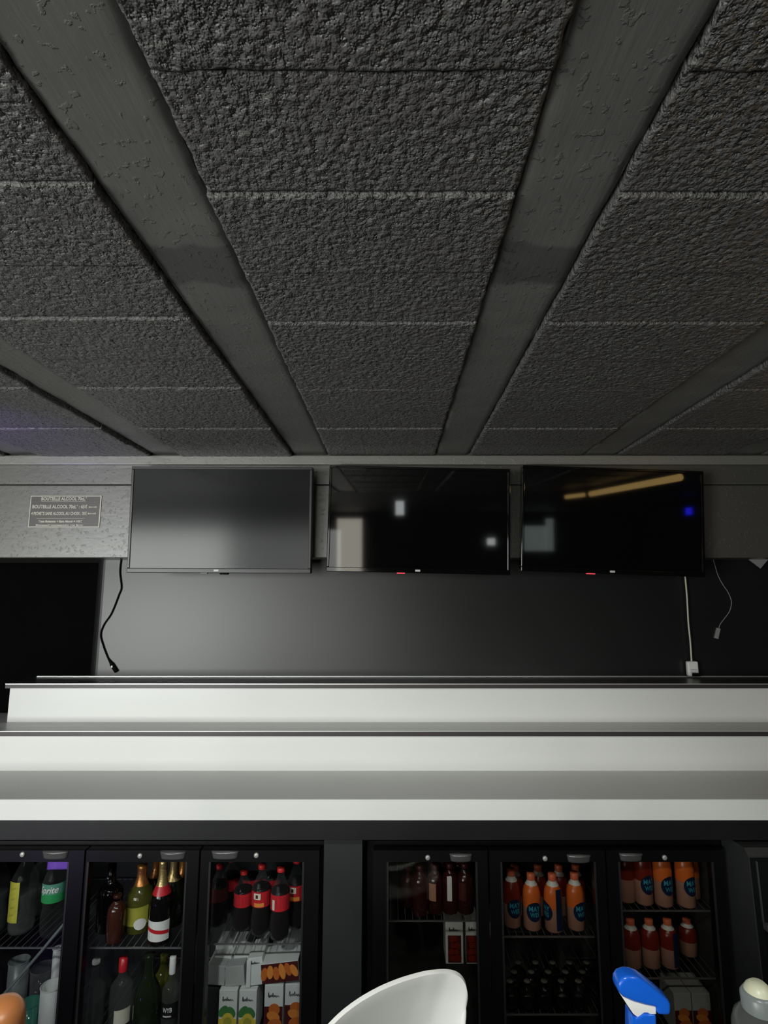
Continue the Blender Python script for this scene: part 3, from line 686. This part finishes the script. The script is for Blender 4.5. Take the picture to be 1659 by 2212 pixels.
# lower shelf
zlow = 0.1045
def cup(name, label, px, Y, py_top, zb, r0, r1, m, cat='cup', group=None, rim=True):
    zt = zat(py_top, Y); X = xat(px, Y, zt); h = zt-zb
    t = empty(name, (X, Y, zb+0.0005), label, cat, group)
    lathe('wall', [(0, 0), (r0, 0), (r1, h), (r1-0.0015, h), (r0-0.0015, 0.003), (0, 0.003)], m, t, 28)
    if rim: lathe('rim', [(r1, h-0.002), (r1+0.002, h), (r1, h+0.002), (r1-0.002, h), (r1, h-0.002)], m, t, 28)
    return t
zc1 = 0.1045
# a low stack platform of crates would be out of view: the cups stand on tall sleeves
cup('cup_stack', 'tall stack of frosted cups at the lower left of the leftmost cooler door', 42, YS+0.11, 2075, zlow, 0.030, 0.031, M['frost'])
cup('cup_stack', 'clear wide-mouthed cup beside the frosted cup stack', 94, YS+0.135, 2090, zlow, 0.030, 0.038, M['pet_dim'])
cup('cup_stack', 'teal tinted cup stack standing in front of the frosted cups', 64, YS+0.035, 2166, zlow, 0.028, 0.032, M['cupteal'])
cup('cup_stack', 'white paper cup stack at the lower right of the leftmost cooler door', 114, YS+0.03, 2128, zlow, 0.031, 0.034, M['cup'])
cup('paper_tube', 'slim white paper tube standing behind the white paper cups', 126, YS+0.10, 2048, zlow, 0.0145, 0.015, M['cup'], 'tube')
p0, p1 = at(158, 1972, YD+0.022+0.024), at(-22, 2182, YD+0.022+0.024)
tag(tube('plastic_strip', [p0, (p0+p1)/2+Vector((0, 0, -0.004)), p1], 0.0045, M['frost'], None, 8), 'long clear plastic strip slanting across the leftmost cooler door', 'strip')

# second door, upper shelf
bottle('wine_bottle', 'tall black bottle at the left of the champagne shelf', 242, YS+0.10, 1864, zA, 0.040, 'wine', M['gl_black'], lab=[(M['whitelab'], -0.75, -0.25, .78, .80)])  # white patch on the neck is a painted reflection
bottle('wine_bottle', 'squat dark red-brown bottle in front of the tall black one', 253, YS+0.035, 1932, zA, 0.0285, 'tea', M['gl_brown'], cap=M['gl_brown'])
b = bottle('wine_bottle', 'pale green bottle with copper foil neck and olive label', 307, YS+0.10, 1868, zA, 0.044, 'champ', M['gl_green'], foil=(M['copper'], .70, 1.0), lab=[(M['yelgreen'], -1.3, 1.0, .14, .42, 0.008)])
wrapdisc(b, .17, 0.020, 0.017, M['whitelab'], 0.45, kind='champ')
b = bottle('champagne_bottle', 'black champagne bottle with gold foil, red collar and white red-striped label', 353, YS+0.030, 1858, zA, 0.0355, 'champ', M['gl_black'], foil=(M['gold'], .70, 1.0), collar=(M['red'], .60, .70), lab=[(M['whitelab'], -1.35, 1.2, .07, .31)])
link('sash', arc_me(0.0368, -1.32, 1.15, .17*b['h'], .215*b['h'], 18, -0.014), M['red'], b)
bottle('champagne_bottle', 'dark bottle with copper foil just behind the red-collared champagne', 338, YS+0.20, 1852, zA, 0.038, 'champ', M['gl_black'], foil=(M['copper'], .66, 1.0))
bottle('champagne_bottle', 'dark bottle with gold foil right of the red-collared champagne', 377, YS+0.13, 1850, zA, 0.038, 'champ', M['gl_dkgreen'], foil=(M['gold'], .66, 1.0))
bottle('champagne_bottle', 'dark bottle with orange foil at the right edge of the champagne shelf', 396, YS+0.22, 1853, zA, 0.038, 'champ', M['gl_black'], foil=(M['copper'], .66, 1.0))
# second door, lower shelf: tall bottles on the cooler floor
zl = 0.1045
def zraise(py_base, Y): return zat(py_base, Y)
zL2 = zat(2262, YS)          # lower wire shelf, out of the photo
wire_shelf(f1, 188, 428, zL2, f1y); wire_shelf(f1, 436, 680, zL2, f1y)
bottle('spirit_bottle', 'clear bottle with a red capsule on the lower shelf under the olive label', 266, YS+0.08, 2066, zL2, 0.036, 'wine', M['gl_clear'], foil=(M['red'], .80, 1.0), lab=[(M['cream'], -0.1, 1.3, .12, .34)])
bottle('wine_bottle', 'unlabelled dark green bottle under the red-striped champagne', 323, YS+0.035, 2060, zL2, 0.042, 'champ', M['gl_dkgreen'])
b = bottle('spirit_bottle', 'clear spirit bottle with white capsule and black lettered label', 373, YS+0.055, 2066, zL2, 0.029, 'spirit', M['gl_clear'], cap=M['whitelab'], cap_h=.22, cap_r=0.0105, lab=[(M['blacklab'], -1.2, 1.2, .26, .46)])
wraptext(b, 'WYB', .35, 0.013, 0.030, M['whitelab'], kind='spirit'); wraptext(b, 'BOROWA', .29, 0.004, 0.028, M['whitelab'], kind='spirit')
bottle('wine_bottle', 'pale yellow-green bottle behind the spirit bottle with white capsule', 354, YS+0.16, 2062, zL2, 0.036, 'champ', M['gl_green'])
bottle('spirit_bottle', 'small clear bottle at the left of the lower shelf', 207, YS+0.09, 2072, zL2, 0.034, 'spirit', M['gl_clear'], cap=M['white_pl'])

# third door: cola
CL = [(475, .10, 1868, 'cola bottle with a dark label at the left end of its row', 'dk'), (527, .075, 1880, 'cola bottle, second from the left of the front ones, plain red label', 'a'),
      (566, .05, 1867, 'cola bottle with a cream square and orange mark on its label', 'b'), (607, .025, 1873, 'foremost cola bottle, red cap and barcode strip on its label', 'c'),
      (641, .085, 1855, 'cola bottle at the right end beside the door frame', 'b'), (588, .15, 1850, 'cola bottle in the back row between the two red caps', 'a'),
      (545, .16, 1852, 'cola bottle in the back row behind the cream-marked one', 'a'), (500, .18, 1853, 'cola bottle in the back row behind the dark-labelled one', 'a')]
for px, dy, pt, lb, v in CL:
    b = bottle('cola_bottle', lb, px, YS+dy, pt, zA3, 0.0315, 'soda', M['pet'], cap=M['redcap'], liquid=(M['cola'], .70), lab=[(M['maroon'] if v == 'dk' else M['red'], -FR, FR, .44, .66)], group='cola bottles on the top shelf')
    if v == 'b':
        link('label_mark', arc_me(0.0338, -0.55, 0.15, .56*b['h'], .645*b['h'], 8), M['cream'], b); link('label_mark', arc_me(0.0338, -0.5, 0.5, .455*b['h'], .51*b['h'], 8), M['fruit'], b)
        link('label_mark', arc_me(0.0340, -0.35, -0.1, .575*b['h'], .625*b['h'], 4), M['maroon'], b)
    if v == 'c': link('label_mark', arc_me(0.0338, -0.65, -0.38, .46*b['h'], .60*b['h'], 5), M['cream'], b)

# cartons below the cola
def carton(label, px0, px1, py0, py1, Y, depth, m, fruit=None, script=False, tilt=0, group='cartons below the cola', base=None):
    z0_, z1_ = (zL2+0.001 if py1 == 2262 else zat(py1, Y)), zat(py0, Y); x0_, x1_ = xat(px0, Y, z1_), xat(px1, Y, z1_)
    w = (x1_-x0_); h = z1_-z0_
    t = empty('juice_carton', ((x0_+x1_)/2, Y, z0_), label, 'carton', group, rot=(0, math.radians(tilt), 0))
    box('box', -w/2, w/2, 0, depth, 0, h, m, t, bev=0.0012)
    e = -0.0008
    def el(cx, cz, rx, rz, mm, rot=0, nm='fruit_print', k=0):
        o = link(nm, disc_me(rx*w, rz*h), mm, t, (cx*w, e-0.0003*k, cz*h)); o.rotation_euler = (0, rot, 0)
    if fruit == 'orange':
        box('print_panel', -w/2+0.0005, w/2-0.0005, e, 0, 0.001, h*0.60, M['maroon'], t)
        for k, (cx, cz, rx, rz, a) in enumerate(((.05, .55, .30, .11, .2), (.0, .42, .36, .09, .35), (.08, .28, .38, .10, -.15), (.0, .14, .42, .10, -.3), (.1, .02, .40, .08, -.2))):
            el(cx, max(cz, rz+.01), rx, rz, M['fruit'] if k % 2 else M['fruit_d'], a, k=k+1)
    if fruit == 'pine':
        box('print_panel', -w/2+0.0005, w/2-0.0005, e, 0, 0.001, h*0.40, M['pine'], t)
        el(-.25, .56, .2, .14, M['leaf'], .7, 'leaf_print', 1); el(.18, .54, .22, .13, M['leaf'], -.7, 'leaf_print', 2); el(.02, .36, .34, .17, M['pine'], 0, k=3); el(.02, .33, .24, .11, M['yelgreen'], 0, k=4)
    if fruit == 'wedges':
        box('print_panel', -w/2+0.001, w/2-0.001, e, 0, 0.001, h-0.001, M['maroon'], t)
        for k in range(6): el(-.42+.16*k, .5+.06*math.sin(k*2.1)+.02*k, .085, .34+.07*(k == 3), M['fruit'] if k % 2 else M['fruit_d'], .25-.14*k, k=k+1)
    if script:
        pts = [(-.30, .0), (-.27, .10), (-.24, -.01), (-.20, .04), (-.16, .0), (-.12, .05), (-.08, .0), (-.04, .09), (-.01, .0), (.04, .04), (.08, .0), (.12, .04), (.16, .0), (.22, .03), (.30, .0)]
        tube('script_mark', [(x*w, e-0.0004, (.78+z*0.9)*h) for x, z in pts], 0.0009, M['ink'], t, 6)
    return t
yc = YS+0.03
carton('white carton with oranges print, left of the lower pair by the door frame', 572, 612, 2128, 2262, yc, .10, M['carton'], 'orange', True)
carton('white carton with oranges print, right of the lower pair by the door frame', 616, 662, 2126, 2262, yc+0.01, .10, M['carton'], 'orange', True)
carton('white carton with yellow fruit print on the lower shelf, whole front in view', 517, 555, 2139, 2262, yc, .10, M['carton'], 'pine', True)
carton('white carton with yellow fruit print partly in shade beside its twin', 474, 513, 2139, 2262, yc+0.005, .10, M['carton'], 'pine', True)
carton('carton lying on its side showing a row of orange wedges', 567, 648, 2079, 2122, yc+0.0, .10, M['carton'], 'wedges', False, -6)
carton('white carton end with dark script left of the orange wedges', 542, 572, 2068, 2128, yc+0.01, .10, M['carton'], None, True, -6)
carton('small white box at the top left under the cola shelf', 466, 503, 2042, 2066, yc+0.10, .08, M['carton'])
carton('second white box from the left under the cola shelf', 464, 500, 2066, 2087, yc+0.06, .08, M['carton'])
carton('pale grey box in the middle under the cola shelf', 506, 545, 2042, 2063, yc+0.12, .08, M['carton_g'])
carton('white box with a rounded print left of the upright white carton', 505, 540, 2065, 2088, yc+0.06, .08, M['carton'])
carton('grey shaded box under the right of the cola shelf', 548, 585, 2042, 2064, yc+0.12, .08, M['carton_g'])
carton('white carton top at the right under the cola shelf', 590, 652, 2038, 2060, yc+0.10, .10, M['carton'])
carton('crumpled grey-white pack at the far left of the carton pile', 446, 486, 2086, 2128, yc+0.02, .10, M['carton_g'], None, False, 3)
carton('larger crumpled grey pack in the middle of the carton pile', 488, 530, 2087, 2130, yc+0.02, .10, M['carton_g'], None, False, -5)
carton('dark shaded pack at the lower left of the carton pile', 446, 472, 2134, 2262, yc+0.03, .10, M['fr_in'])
carton('white carton flap standing beside the dark script carton', 533, 542, 2075, 2134, yc+0.005, .08, M['carton'])

# cooler 2, door 1: pink tea bottles, dim
for k, (px, dy, pt) in enumerate(((882, .09, 1872), (908, .04, 1868), (940, .05, 1866), (972, .05, 1864), (1004, .05, 1864), (958, .13, 1856), (990, .14, 1856))):
    lbs = ['dim pink tea bottle at the left end of the left door row', 'second dim pink tea bottle from the left in its row', 'dim pink tea bottle left of the white label strip', 'dim tea bottle with a white strip label', 'dim tea bottle at the right end of the row by the door frame',
           'dim tea bottle in the back behind the white strip label', 'rearmost dim tea bottle at the right of its shelf']
    b = bottle('tea_bottle', lbs[k], px, YS+dy, pt, zB1, 0.0275, 'tea', M['pinktea'], cap=M['maroon'], cap_h=.10, group='dim pink tea bottles')
    if k == 3: link('label_band', arc_me(0.0287, -0.45, 0.10, .30*b['h'], .80*b['h'], 6), M['whitelab'], b)
    if k in (2, 4): link('label_band', arc_me(0.0287, -0.9, 0.0, .30*b['h'], .66*b['h'], 6), M['peach'] if k == 2 else M['maroon'], b)
carton('white and dark red juice carton on the second shelf, left of the pair', 962, 1000, 1991, 2082, YS+0.10, .09, M['carton'], None, True, group='red juice cartons')
carton('white and dark red juice carton on the second shelf, right of the pair', 1006, 1034, 1990, 2082, YS+0.10, .09, M['carton'], None, True, group='red juice cartons')
for o in [q for q in bpy.data.objects if q.get('group') == 'red juice cartons']:
    w = 0.052; box('print_panel', -w/2+0.004, w/2-0.004, -0.0012, -0.0002, 0.004, 0.086, M['maroon'], o)
    for k in range(4): link('fruit_print', disc_me(0.020-0.002*k, 0.011), M['redsleeve'], o, (0.003*(-1)**k, -0.0016, 0.018+0.019*k))

# door 2 and 3: orange tea bottles with navy emblem
def tea(label, px, dy, pt, z, face=0.0, sleeve='orange', emb=True, grp='orange iced tea bottles', r=0.0285, split=False):
    Y = YS+dy; zt = zat(pt, Y)
    b = bottle('tea_bottle', label, px, Y, pt, z, r, 'tea', M['peach'], cap=M['orangecap'], cap_h=.115, group=grp)
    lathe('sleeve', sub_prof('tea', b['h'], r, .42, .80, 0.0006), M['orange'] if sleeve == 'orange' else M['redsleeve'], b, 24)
    lathe('neck_ring', sub_prof('tea', b['h'], r, .80, .88, 0.0012), M['whitelab'], b, 20)
    if emb:
        wrapdisc(b, .36, r*.98, r*1.0, M['navy'], face)
        wraptext(b, 'MAY', .375, r*.52, r*1.35, M['cyan'], face); wraptext(b, 'WES', .275, r*.45, r*1.1, M['cyan'], face)
    if split: link('label_band', arc_me(r+0.002, 0.05, 0.95, .06*b['h'], .78*b['h'], 8), M['navy'], b)
    return b
tea('orange tea bottle with navy round emblem, middle door, left of the dark-striped one', 1147, .045, 1885, zB2, .10)
tea('orange tea bottle with a dark vertical stripe, middle door of its cooler', 1193, .035, 1886, zB2, -1.3, split=True)
tea('orange tea bottle with navy emblem at the right of the middle door', 1241, .045, 1884, zB2, .40)
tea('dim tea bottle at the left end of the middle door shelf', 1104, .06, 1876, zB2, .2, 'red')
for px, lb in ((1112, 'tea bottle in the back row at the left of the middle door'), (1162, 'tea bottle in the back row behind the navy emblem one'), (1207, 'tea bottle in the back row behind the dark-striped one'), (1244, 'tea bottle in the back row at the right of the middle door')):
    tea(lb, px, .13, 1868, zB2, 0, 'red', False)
ztB = {}
tea('orange tea bottle with lettered navy emblem, left of the bright pair in the right door', 1427, .035, 1822, zB3, .35, r=0.029)
tea('orange tea bottle with lettered navy emblem, right of the bright pair in the right door', 1475, .03, 1822, zB3, .35, r=0.029)
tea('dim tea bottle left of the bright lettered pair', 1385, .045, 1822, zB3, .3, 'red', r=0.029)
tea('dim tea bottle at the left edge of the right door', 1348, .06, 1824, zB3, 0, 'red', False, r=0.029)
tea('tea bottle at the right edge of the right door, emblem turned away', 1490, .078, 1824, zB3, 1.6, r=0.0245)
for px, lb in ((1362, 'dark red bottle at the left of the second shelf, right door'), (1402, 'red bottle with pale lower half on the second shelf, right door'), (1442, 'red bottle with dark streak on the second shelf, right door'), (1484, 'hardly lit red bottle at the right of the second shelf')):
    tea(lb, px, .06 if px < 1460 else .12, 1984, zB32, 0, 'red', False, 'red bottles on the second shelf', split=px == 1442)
zB33 = zat(2262, YS); wire_shelf(f2, 1312, 1550, zB33, f2y)
carton('grey-white carton low in the right door behind the blue sprayer', 1455, 1492, 2146, 2262, YS+0.04, .1, M['carton_g'], 'orange', group='cartons behind the sprayer')
carton('grey-white carton low in the right door, nearer the door frame', 1494, 1533, 2146, 2262, YS+0.04, .1, M['carton_g'], 'orange', group='cartons behind the sprayer')
# small dark bottles low in the middle door: only caps catch light
zK = zat(2190, YS); wire_shelf(f2, 1058, 1305, zK, f2y)
lbls = {}
M['steelcap'] = mat('steel_cap', (0.28, 0.27, 0.23), 0.35, metal=0.5, noise=(40, 0.1))  # steel darkened to stand in for shade on the low shelf
n = 0
for row, (dy, py) in enumerate(((.03, 2118), (.085, 2098), (.14, 2078))):
    for k in range(5):
        px = 1102+k*37+row*9
        lb = 'small dark capped bottle, %s row, %s of five, below orange tea bottles' % (('front', 'middle', 'back')[row], ('leftmost', 'second from left', 'centre one', 'fourth from left', 'rightmost')[k])
        bottle('beer_bottle', lb, px, YS+dy, py, zK, 0.026, 'spirit', M['gl_black'], cap=M['steelcap'], cap_h=.05, cap_r=0.0105, group='small dark bottles in the unlit lower rows', seg=16)

# ------------------------------------------------------------------ cables
def cable(name, pts, r, m, parent=None): return tube(name, pts, r, m, parent, 8)
def on(px, py, Y): return at(px, py, Y)
yk = YW-0.0042
c0 = empty('power_cable', on(262, 1206, yk), 'thin black cable hanging from the header left of the televisions', 'cable')
def shift(pts, o): return [p-o.location for p in pts]
cable('cord', shift([on(264, 1196, yk)]+[on(x, y, yk) for x, y in ((262, 1206), (259, 1235), (262, 1268), (257, 1284), (241, 1324), (224, 1350), (217.5, 1372), (224, 1398), (234, 1424))], c0), 0.0031, M['cable_k'], c0)
a, b = on(234, 1423, yk), on(252, 1451, yk)
tube('plug', shift([a, a+(b-a)*.35, a+(b-a)*.4, b], c0), lambda t: 0.003+0.006*min(1, t*1.9), M['cable_k'], c0, 12, False)
q = on(241.5, 1440, yk-0.010)-c0.location
box('plug_mark', q.x-0.003, q.x+0.003, q.y-0.001, q.y+0.003, q.z-0.004, q.z+0.004, M['logo'], c0)
yk2 = YW-0.02
c1 = empty('adapter_cable', on(1480, 1247, yk2), 'cream cable hanging from the right television to a white adapter on the shelf', 'cable')
cable('cord', shift([on(x, y, yk2) for x, y in ((1479, 1236), (1480.5, 1250), (1484, 1290), (1487, 1345), (1491, 1385), (1494, 1430))], c1), 0.0035, M['cable_w'], c1)
a, b = on(1482, 1428, yk2), on(1508, 1464, yk2)
a -= c1.location; b -= c1.location
o = box('adapter', a.x, b.x, -0.012, 0.010, z1+0.0052-c1.location.z, a.z, M['white_pl'], c1, bev=0.006)
box('connector', a.x+(b.x-a.x)*.30, b.x+0.004, -0.016, -0.012, z1+0.006-c1.location.z, z1+0.020-c1.location.z, M['cable_k'], c1, bev=0.002)
boxes('fine_print', [(a.x+.011, b.x-.008, -0.0126, -0.0119, a.z-.034-.006*k, a.z-.032-.006*k) for k in range(3)], M['greymark'], c1)
c2_ = empty('usb_cable', on(1552, 1243, yk), 'curled grey cable with a plug hanging beyond the right television', 'cable')
cable('cord', shift([on(x, y, yk) for x, y in ((1540, 1206), (1550, 1240), (1561, 1262), (1573, 1280), (1580, 1300), (1576, 1320), (1565, 1336), (1556, 1348), (1552, 1360))], c2_), 0.0016, M['cable_g'], c2_)
a, b = on(1552, 1357, yk), on(1546, 1379, yk)
a -= c2_.location; b -= c2_.location
o = box('plug', -0.0075, 0.0075, -0.005, 0.005, -(a-b).length, 0, M['cable_g'], c2_, bev=0.001, loc=a); o.rotation_euler = (0, math.radians(18), 0)
# small grey pennant under the header
a, b, c = on(1612, 1209, YW-0.03), on(1659, 1209, YW-0.03), on(1643, 1228, YW-0.03)
bm = bmesh.new(); o = (a+b)/2
f_ = [[bm.verts.new((v.x-o.x, dy, v.z-o.z)) for v in (a+Vector((0, 0, .01)), b+Vector((.01, 0, .01)), c)] for dy in (0, 0.003)]
bm.faces.new(f_[0]); bm.faces.new(f_[1][::-1])
for k in range(3): bm.faces.new((f_[0][k], f_[0][(k+1) % 3], f_[1][(k+1) % 3], f_[1][k]))
tag(link('pennant', fin(bm, 'pennant'), M['cable_g'], None, o), 'small grey triangular flap under the header at the right edge', 'flap')

# ------------------------------------------------------------------ chair behind the bar
OUT = [(640, 2300, 1.06), (715, 2212, 1.10), (760, 2172, 1.12), (810, 2141, 1.14), (860, 2119, 1.16), (910, 2104, 1.18), (940, 2099, 1.19), (965, 2098, 1.20), (985, 2102, 1.205), (1000, 2114, 1.21), (1008, 2134, 1.215), (1006, 2160, 1.22), (1001, 2190, 1.22), (996, 2225, 1.22)]
top_ = catmull([at(x, y, Y) for x, y, Y in OUT], 6)
base_c = Vector((0.03, 1.30, 0.0))
ch = empty('shell_chair', base_c, 'glossy white moulded plastic shell chair between the bar and the coolers', 'chair')
bm = bmesh.new(); rows = []
nT = len(top_)
for i, p in enumerate(top_):
    u = i/(nT-1)
    bot = Vector((-0.20+0.36*u, 1.16+0.08*math.sin(PI*u), 0.47))
    mid_ = (p+bot)/2+Vector((0, 0.07*math.sin(PI*min(1, u*1.1)), 0))
    col = []
    for k in range(17):
        s = k/16; q = p*(1-s)**2+mid_*2*s*(1-s)+bot*s*s
        col.append(bm.verts.new(q-base_c))
    rows.append(col)
for a, b in zip(rows, rows[1:]):
    for k in range(16): bm.faces.new((a[k], b[k], b[k+1], a[k+1]))
o = link('backrest', fin(bm, 'shell', True), M['white_pl'], ch)
sm = o.modifiers.new('solid', 'SOLIDIFY'); sm.thickness = 0.008; sm.offset = 0
bv = o.modifiers.new('bev', 'BEVEL'); bv.width = 0.003; bv.segments = 3
bm = bmesh.new(); ring = []
for j in range(6):
    r_ = j/5; ring.append([bm.verts.new((0.21*r_*math.cos(2*PI*k/28)-0.05, 0.20*r_*math.sin(2*PI*k/28)-0.02+0.02, 0.45+0.02*r_**2)) for k in range(28)] if j else [bm.verts.new((-0.05, 0, 0.45))])
for a, b in zip(ring, ring[1:]):
    for k in range(28):
        if len(a) == 1: bm.faces.new((a[0], b[k], b[(k+1) % 28]))
        else: bm.faces.new((a[k], b[k], b[(k+1) % 28], a[(k+1) % 28]))
o = link('seat', fin(bm, 'seat', True), M['white_pl'], ch); sm = o.modifiers.new('solid', 'SOLIDIFY'); sm.thickness = 0.008
for sx, sy in ((-1, -1), (1, -1), (-1, 1), (1, 1)): tube('leg', [(-0.05+sx*0.10, sy*0.09, 0.449), (-0.05+sx*0.20, sy*0.18, 0.0)], 0.009, M['chrome'], ch, 10, False)

# ------------------------------------------------------------------ bar worktop with sprayer, brown jar and squeeze bottle
zw = 0.76
wt = empty('bar_worktop', (0, 0.8, 0), 'dark working side of the bar, below the photo', 'counter')
box('top', -2.2, 2.2, -0.22, 0.19, zw-0.04, zw, M['fascia'], wt, bev=0.003); box('front', -2.2, 2.2, -0.18, -0.14, 0, zw-0.04, M['fascia'], wt)
M['blue'] = mat('blue_plastic', (0.008, 0.11, 0.62), 0.22, noise=(20, 0.04))
M['blue_b'] = clear('blue_bottle', (0.1, 0.3, 0.8), (0.01, 0.09, 0.45), 0.8, 0.15)
ys = 0.92
hp = at(1385, 2150, ys)
sp = empty('spray_bottle', (hp.x, ys, zw), 'blue trigger spray bottle with a white trigger at the lower right', 'spray bottle')
def hpoly(pts): return [((at(x, y, ys).x-hp.x), at(x, y, ys).z-zw) for x, y in pts]
hood = [(1328, 2124), (1329, 2112), (1336, 2102), (1350, 2097), (1364, 2098), (1378, 2103), (1395, 2115), (1415, 2131), (1436, 2149), (1441, 2158), (1441, 2180), (1432, 2181), (1412, 2180), (1410, 2164), (1390, 2160), (1362, 2152), (1340, 2142), (1331, 2133)]
def soft(poly, y0, y1, m, name, w):
    me = prism_me(poly, y0, y1); o = link(name, me, m, sp)
    b_ = o.modifiers.new('bev', 'BEVEL'); b_.width = w; b_.segments = 5; b_.limit_method = 'ANGLE'; b_.angle_limit = math.radians(50)
    for p in me.polygons: p.use_smooth = True
    return o
soft(hpoly(hood), -0.013, 0.013, M['blue'], 'spray_head', 0.006)
trig = [(1331, 2133), (1340, 2142), (1362, 2152), (1390, 2160), (1410, 2163), (1411, 2180), (1400, 2181), (1392, 2177), (1385, 2177), (1372, 2187), (1362, 2180), (1350, 2162)]
soft(hpoly(trig), -0.010, 0.010, M['white_pl'], 'trigger', 0.002)
lev = [(1384, 2176), (1396, 2177), (1402, 2194), (1403, 2240), (1396, 2240), (1394, 2200)]
soft(hpoly(lev), -0.006, 0.006, M['white_pl'], 'trigger_lever', 0.002)
neck = [(1356, 2176), (1366, 2188), (1384, 2178), (1410, 2180), (1412, 2240), (1356, 2240)]
soft(hpoly(neck), -0.012, 0.012, M['blue'], 'neck', 0.004)
zn = at(1385, 2240, ys).z-zw
lathe('collar', [(0.016, zn-0.012), (0.017, zn-0.010), (0.017, zn+0.006), (0.0, zn+0.006)], M['white_pl'], sp)
lathe('bottle_body', [(0, 0), (0.036, 0), (0.040, 0.006), (0.040, 0.10), (0.034, 0.13), (0.018, zn-0.02), (0.0145, zn-0.008), (0.0145, zn)], M['blue_b'], sp)
# brown jar
M['brown'] = mat('amber_brown_glaze', (0.30, 0.11, 0.035), 0.35, noise=(15, 0.2))
pj = at(4, 2160, 0.9); 
jr = empty('brown_jar', (pj.x, 0.9, zw), 'rounded orange-brown bottle top at the lower left corner', 'bottle')
hj = pj.z-zw; lathe('body', [(0, 0), (0.030, 0), (0.032, 0.004), (0.032, hj-0.030), (0.030, hj-0.014), (0.022, hj-0.004), (0.012, hj-0.0005), (0, hj)], M['brown'], jr, 40)
# squeeze bottle
pc = at(1636, 2120, 0.9)
sq = empty('squeeze_bottle', (pc.x, 0.9, zw), 'clear bottle with a pale screw cap at the lower right corner', 'bottle')
hs = pc.z-zw
M['capcream'] = mat('cream_cap', (0.55, 0.55, 0.40), 0.35, noise=(30, 0.1))
lathe('body', [(0, 0), (0.036, 0), (0.038, 0.004), (0.038, hs-0.060), (0.034, hs-0.047), (0.024, hs-0.037), (0.019, hs-0.034), (0.019, hs-0.030)], M['pet_dim'], sq, 36)
o = lathe('cap', [(0.0235, hs-0.036), (0.024, hs-0.018), (0.020, hs-0.012), (0.0, hs-0.011)], M['frost'], sq, 30)
o = lathe('nozzle', [(0.019, hs-0.012), (0.016, hs-0.006), (0.010, hs-0.001), (0.0, hs)], M['capcream'], sq, 30)

# ------------------------------------------------------------------ room behind the camera, seen only in reflections
M['doorlit'] = mat('lit_doorway', (0.6, 0.58, 0.5), 0.6, emit=(1.0, 0.95, 0.82), es=5.5, noise=(4, 0.05))
M['lampw'] = mat('cool_lamp', (0.6, 0.6, 0.6), 0.6, emit=(0.95, 1, 1), es=7.0, noise=(4, 0.05))
M['winlit'] = mat('lit_window', (0.5, 0.5, 0.5), 0.6, emit=(0.80, 0.95, 0.90), es=1.6, noise=(4, 0.05))
M['tubew'] = mat('warm_tube', (0.6, 0.4, 0.1), 0.5, emit=(1.0, 0.62, 0.16), es=6.0, noise=(4, 0.05))
M['bluelamp'] = mat('blue_lamp', (0.05, 0.05, 0.5), 0.5, emit=(0.02, 0.02, 1.0), es=9.0, noise=(4, 0.05))
M['tubew'] = mat('warm_tube', (0.6, 0.4, 0.1), 0.5, emit=(1.0, 0.64, 0.22), es=3.8, noise=(4, 0.05))
door = box('door_1', -0.76, -0.42, YB, YB+0.02, 0, 2.10, M['doorlit']); struct(door)
struct(box('window_2', 1.80, 2.18, YB, YB+0.02, 1.66, 2.0, M['winlit']))
struct(box('window_3', 2.10, 2.2, YB+0.021, YB+0.04, 1.66, 2.1, M['winlit']))
tag(box('wall_lamp', 1.30, 1.40, YB+0.001, YB+0.05, 1.74, 1.83, M['lampw'], bev=0.005), 'small cool lamp on the rear wall', 'lamp')
tag(box('ceiling_lamp', 0.03, 0.11, -1.02, -0.94, 2.06, ZC, M['lampw'], bev=0.005), 'small cool lamp under the ceiling behind the camera', 'lamp')
tag(tube('tube_lamp', [(1.35, 0.64, 2.135), (1.425, 1.66, 2.135)], 0.018, M['tubew'], None, 12, False), 'long warm tube lamp under the ceiling by the right', 'lamp')
tag(tube('tube_lamp', [(1.27, 0.36, 2.135), (1.33, 0.56, 2.135)], 0.014, M['tubew'], None, 12, False), 'short warm tube lamp under the ceiling by the right', 'lamp')
tag(tube('blue_spot_lamp', [(2.6, -0.45, 2.04), (2.6, -0.45, 2.10)], 0.025, M['bluelamp'], None, 14, False), 'blue stage lamp at the rear right', 'lamp')
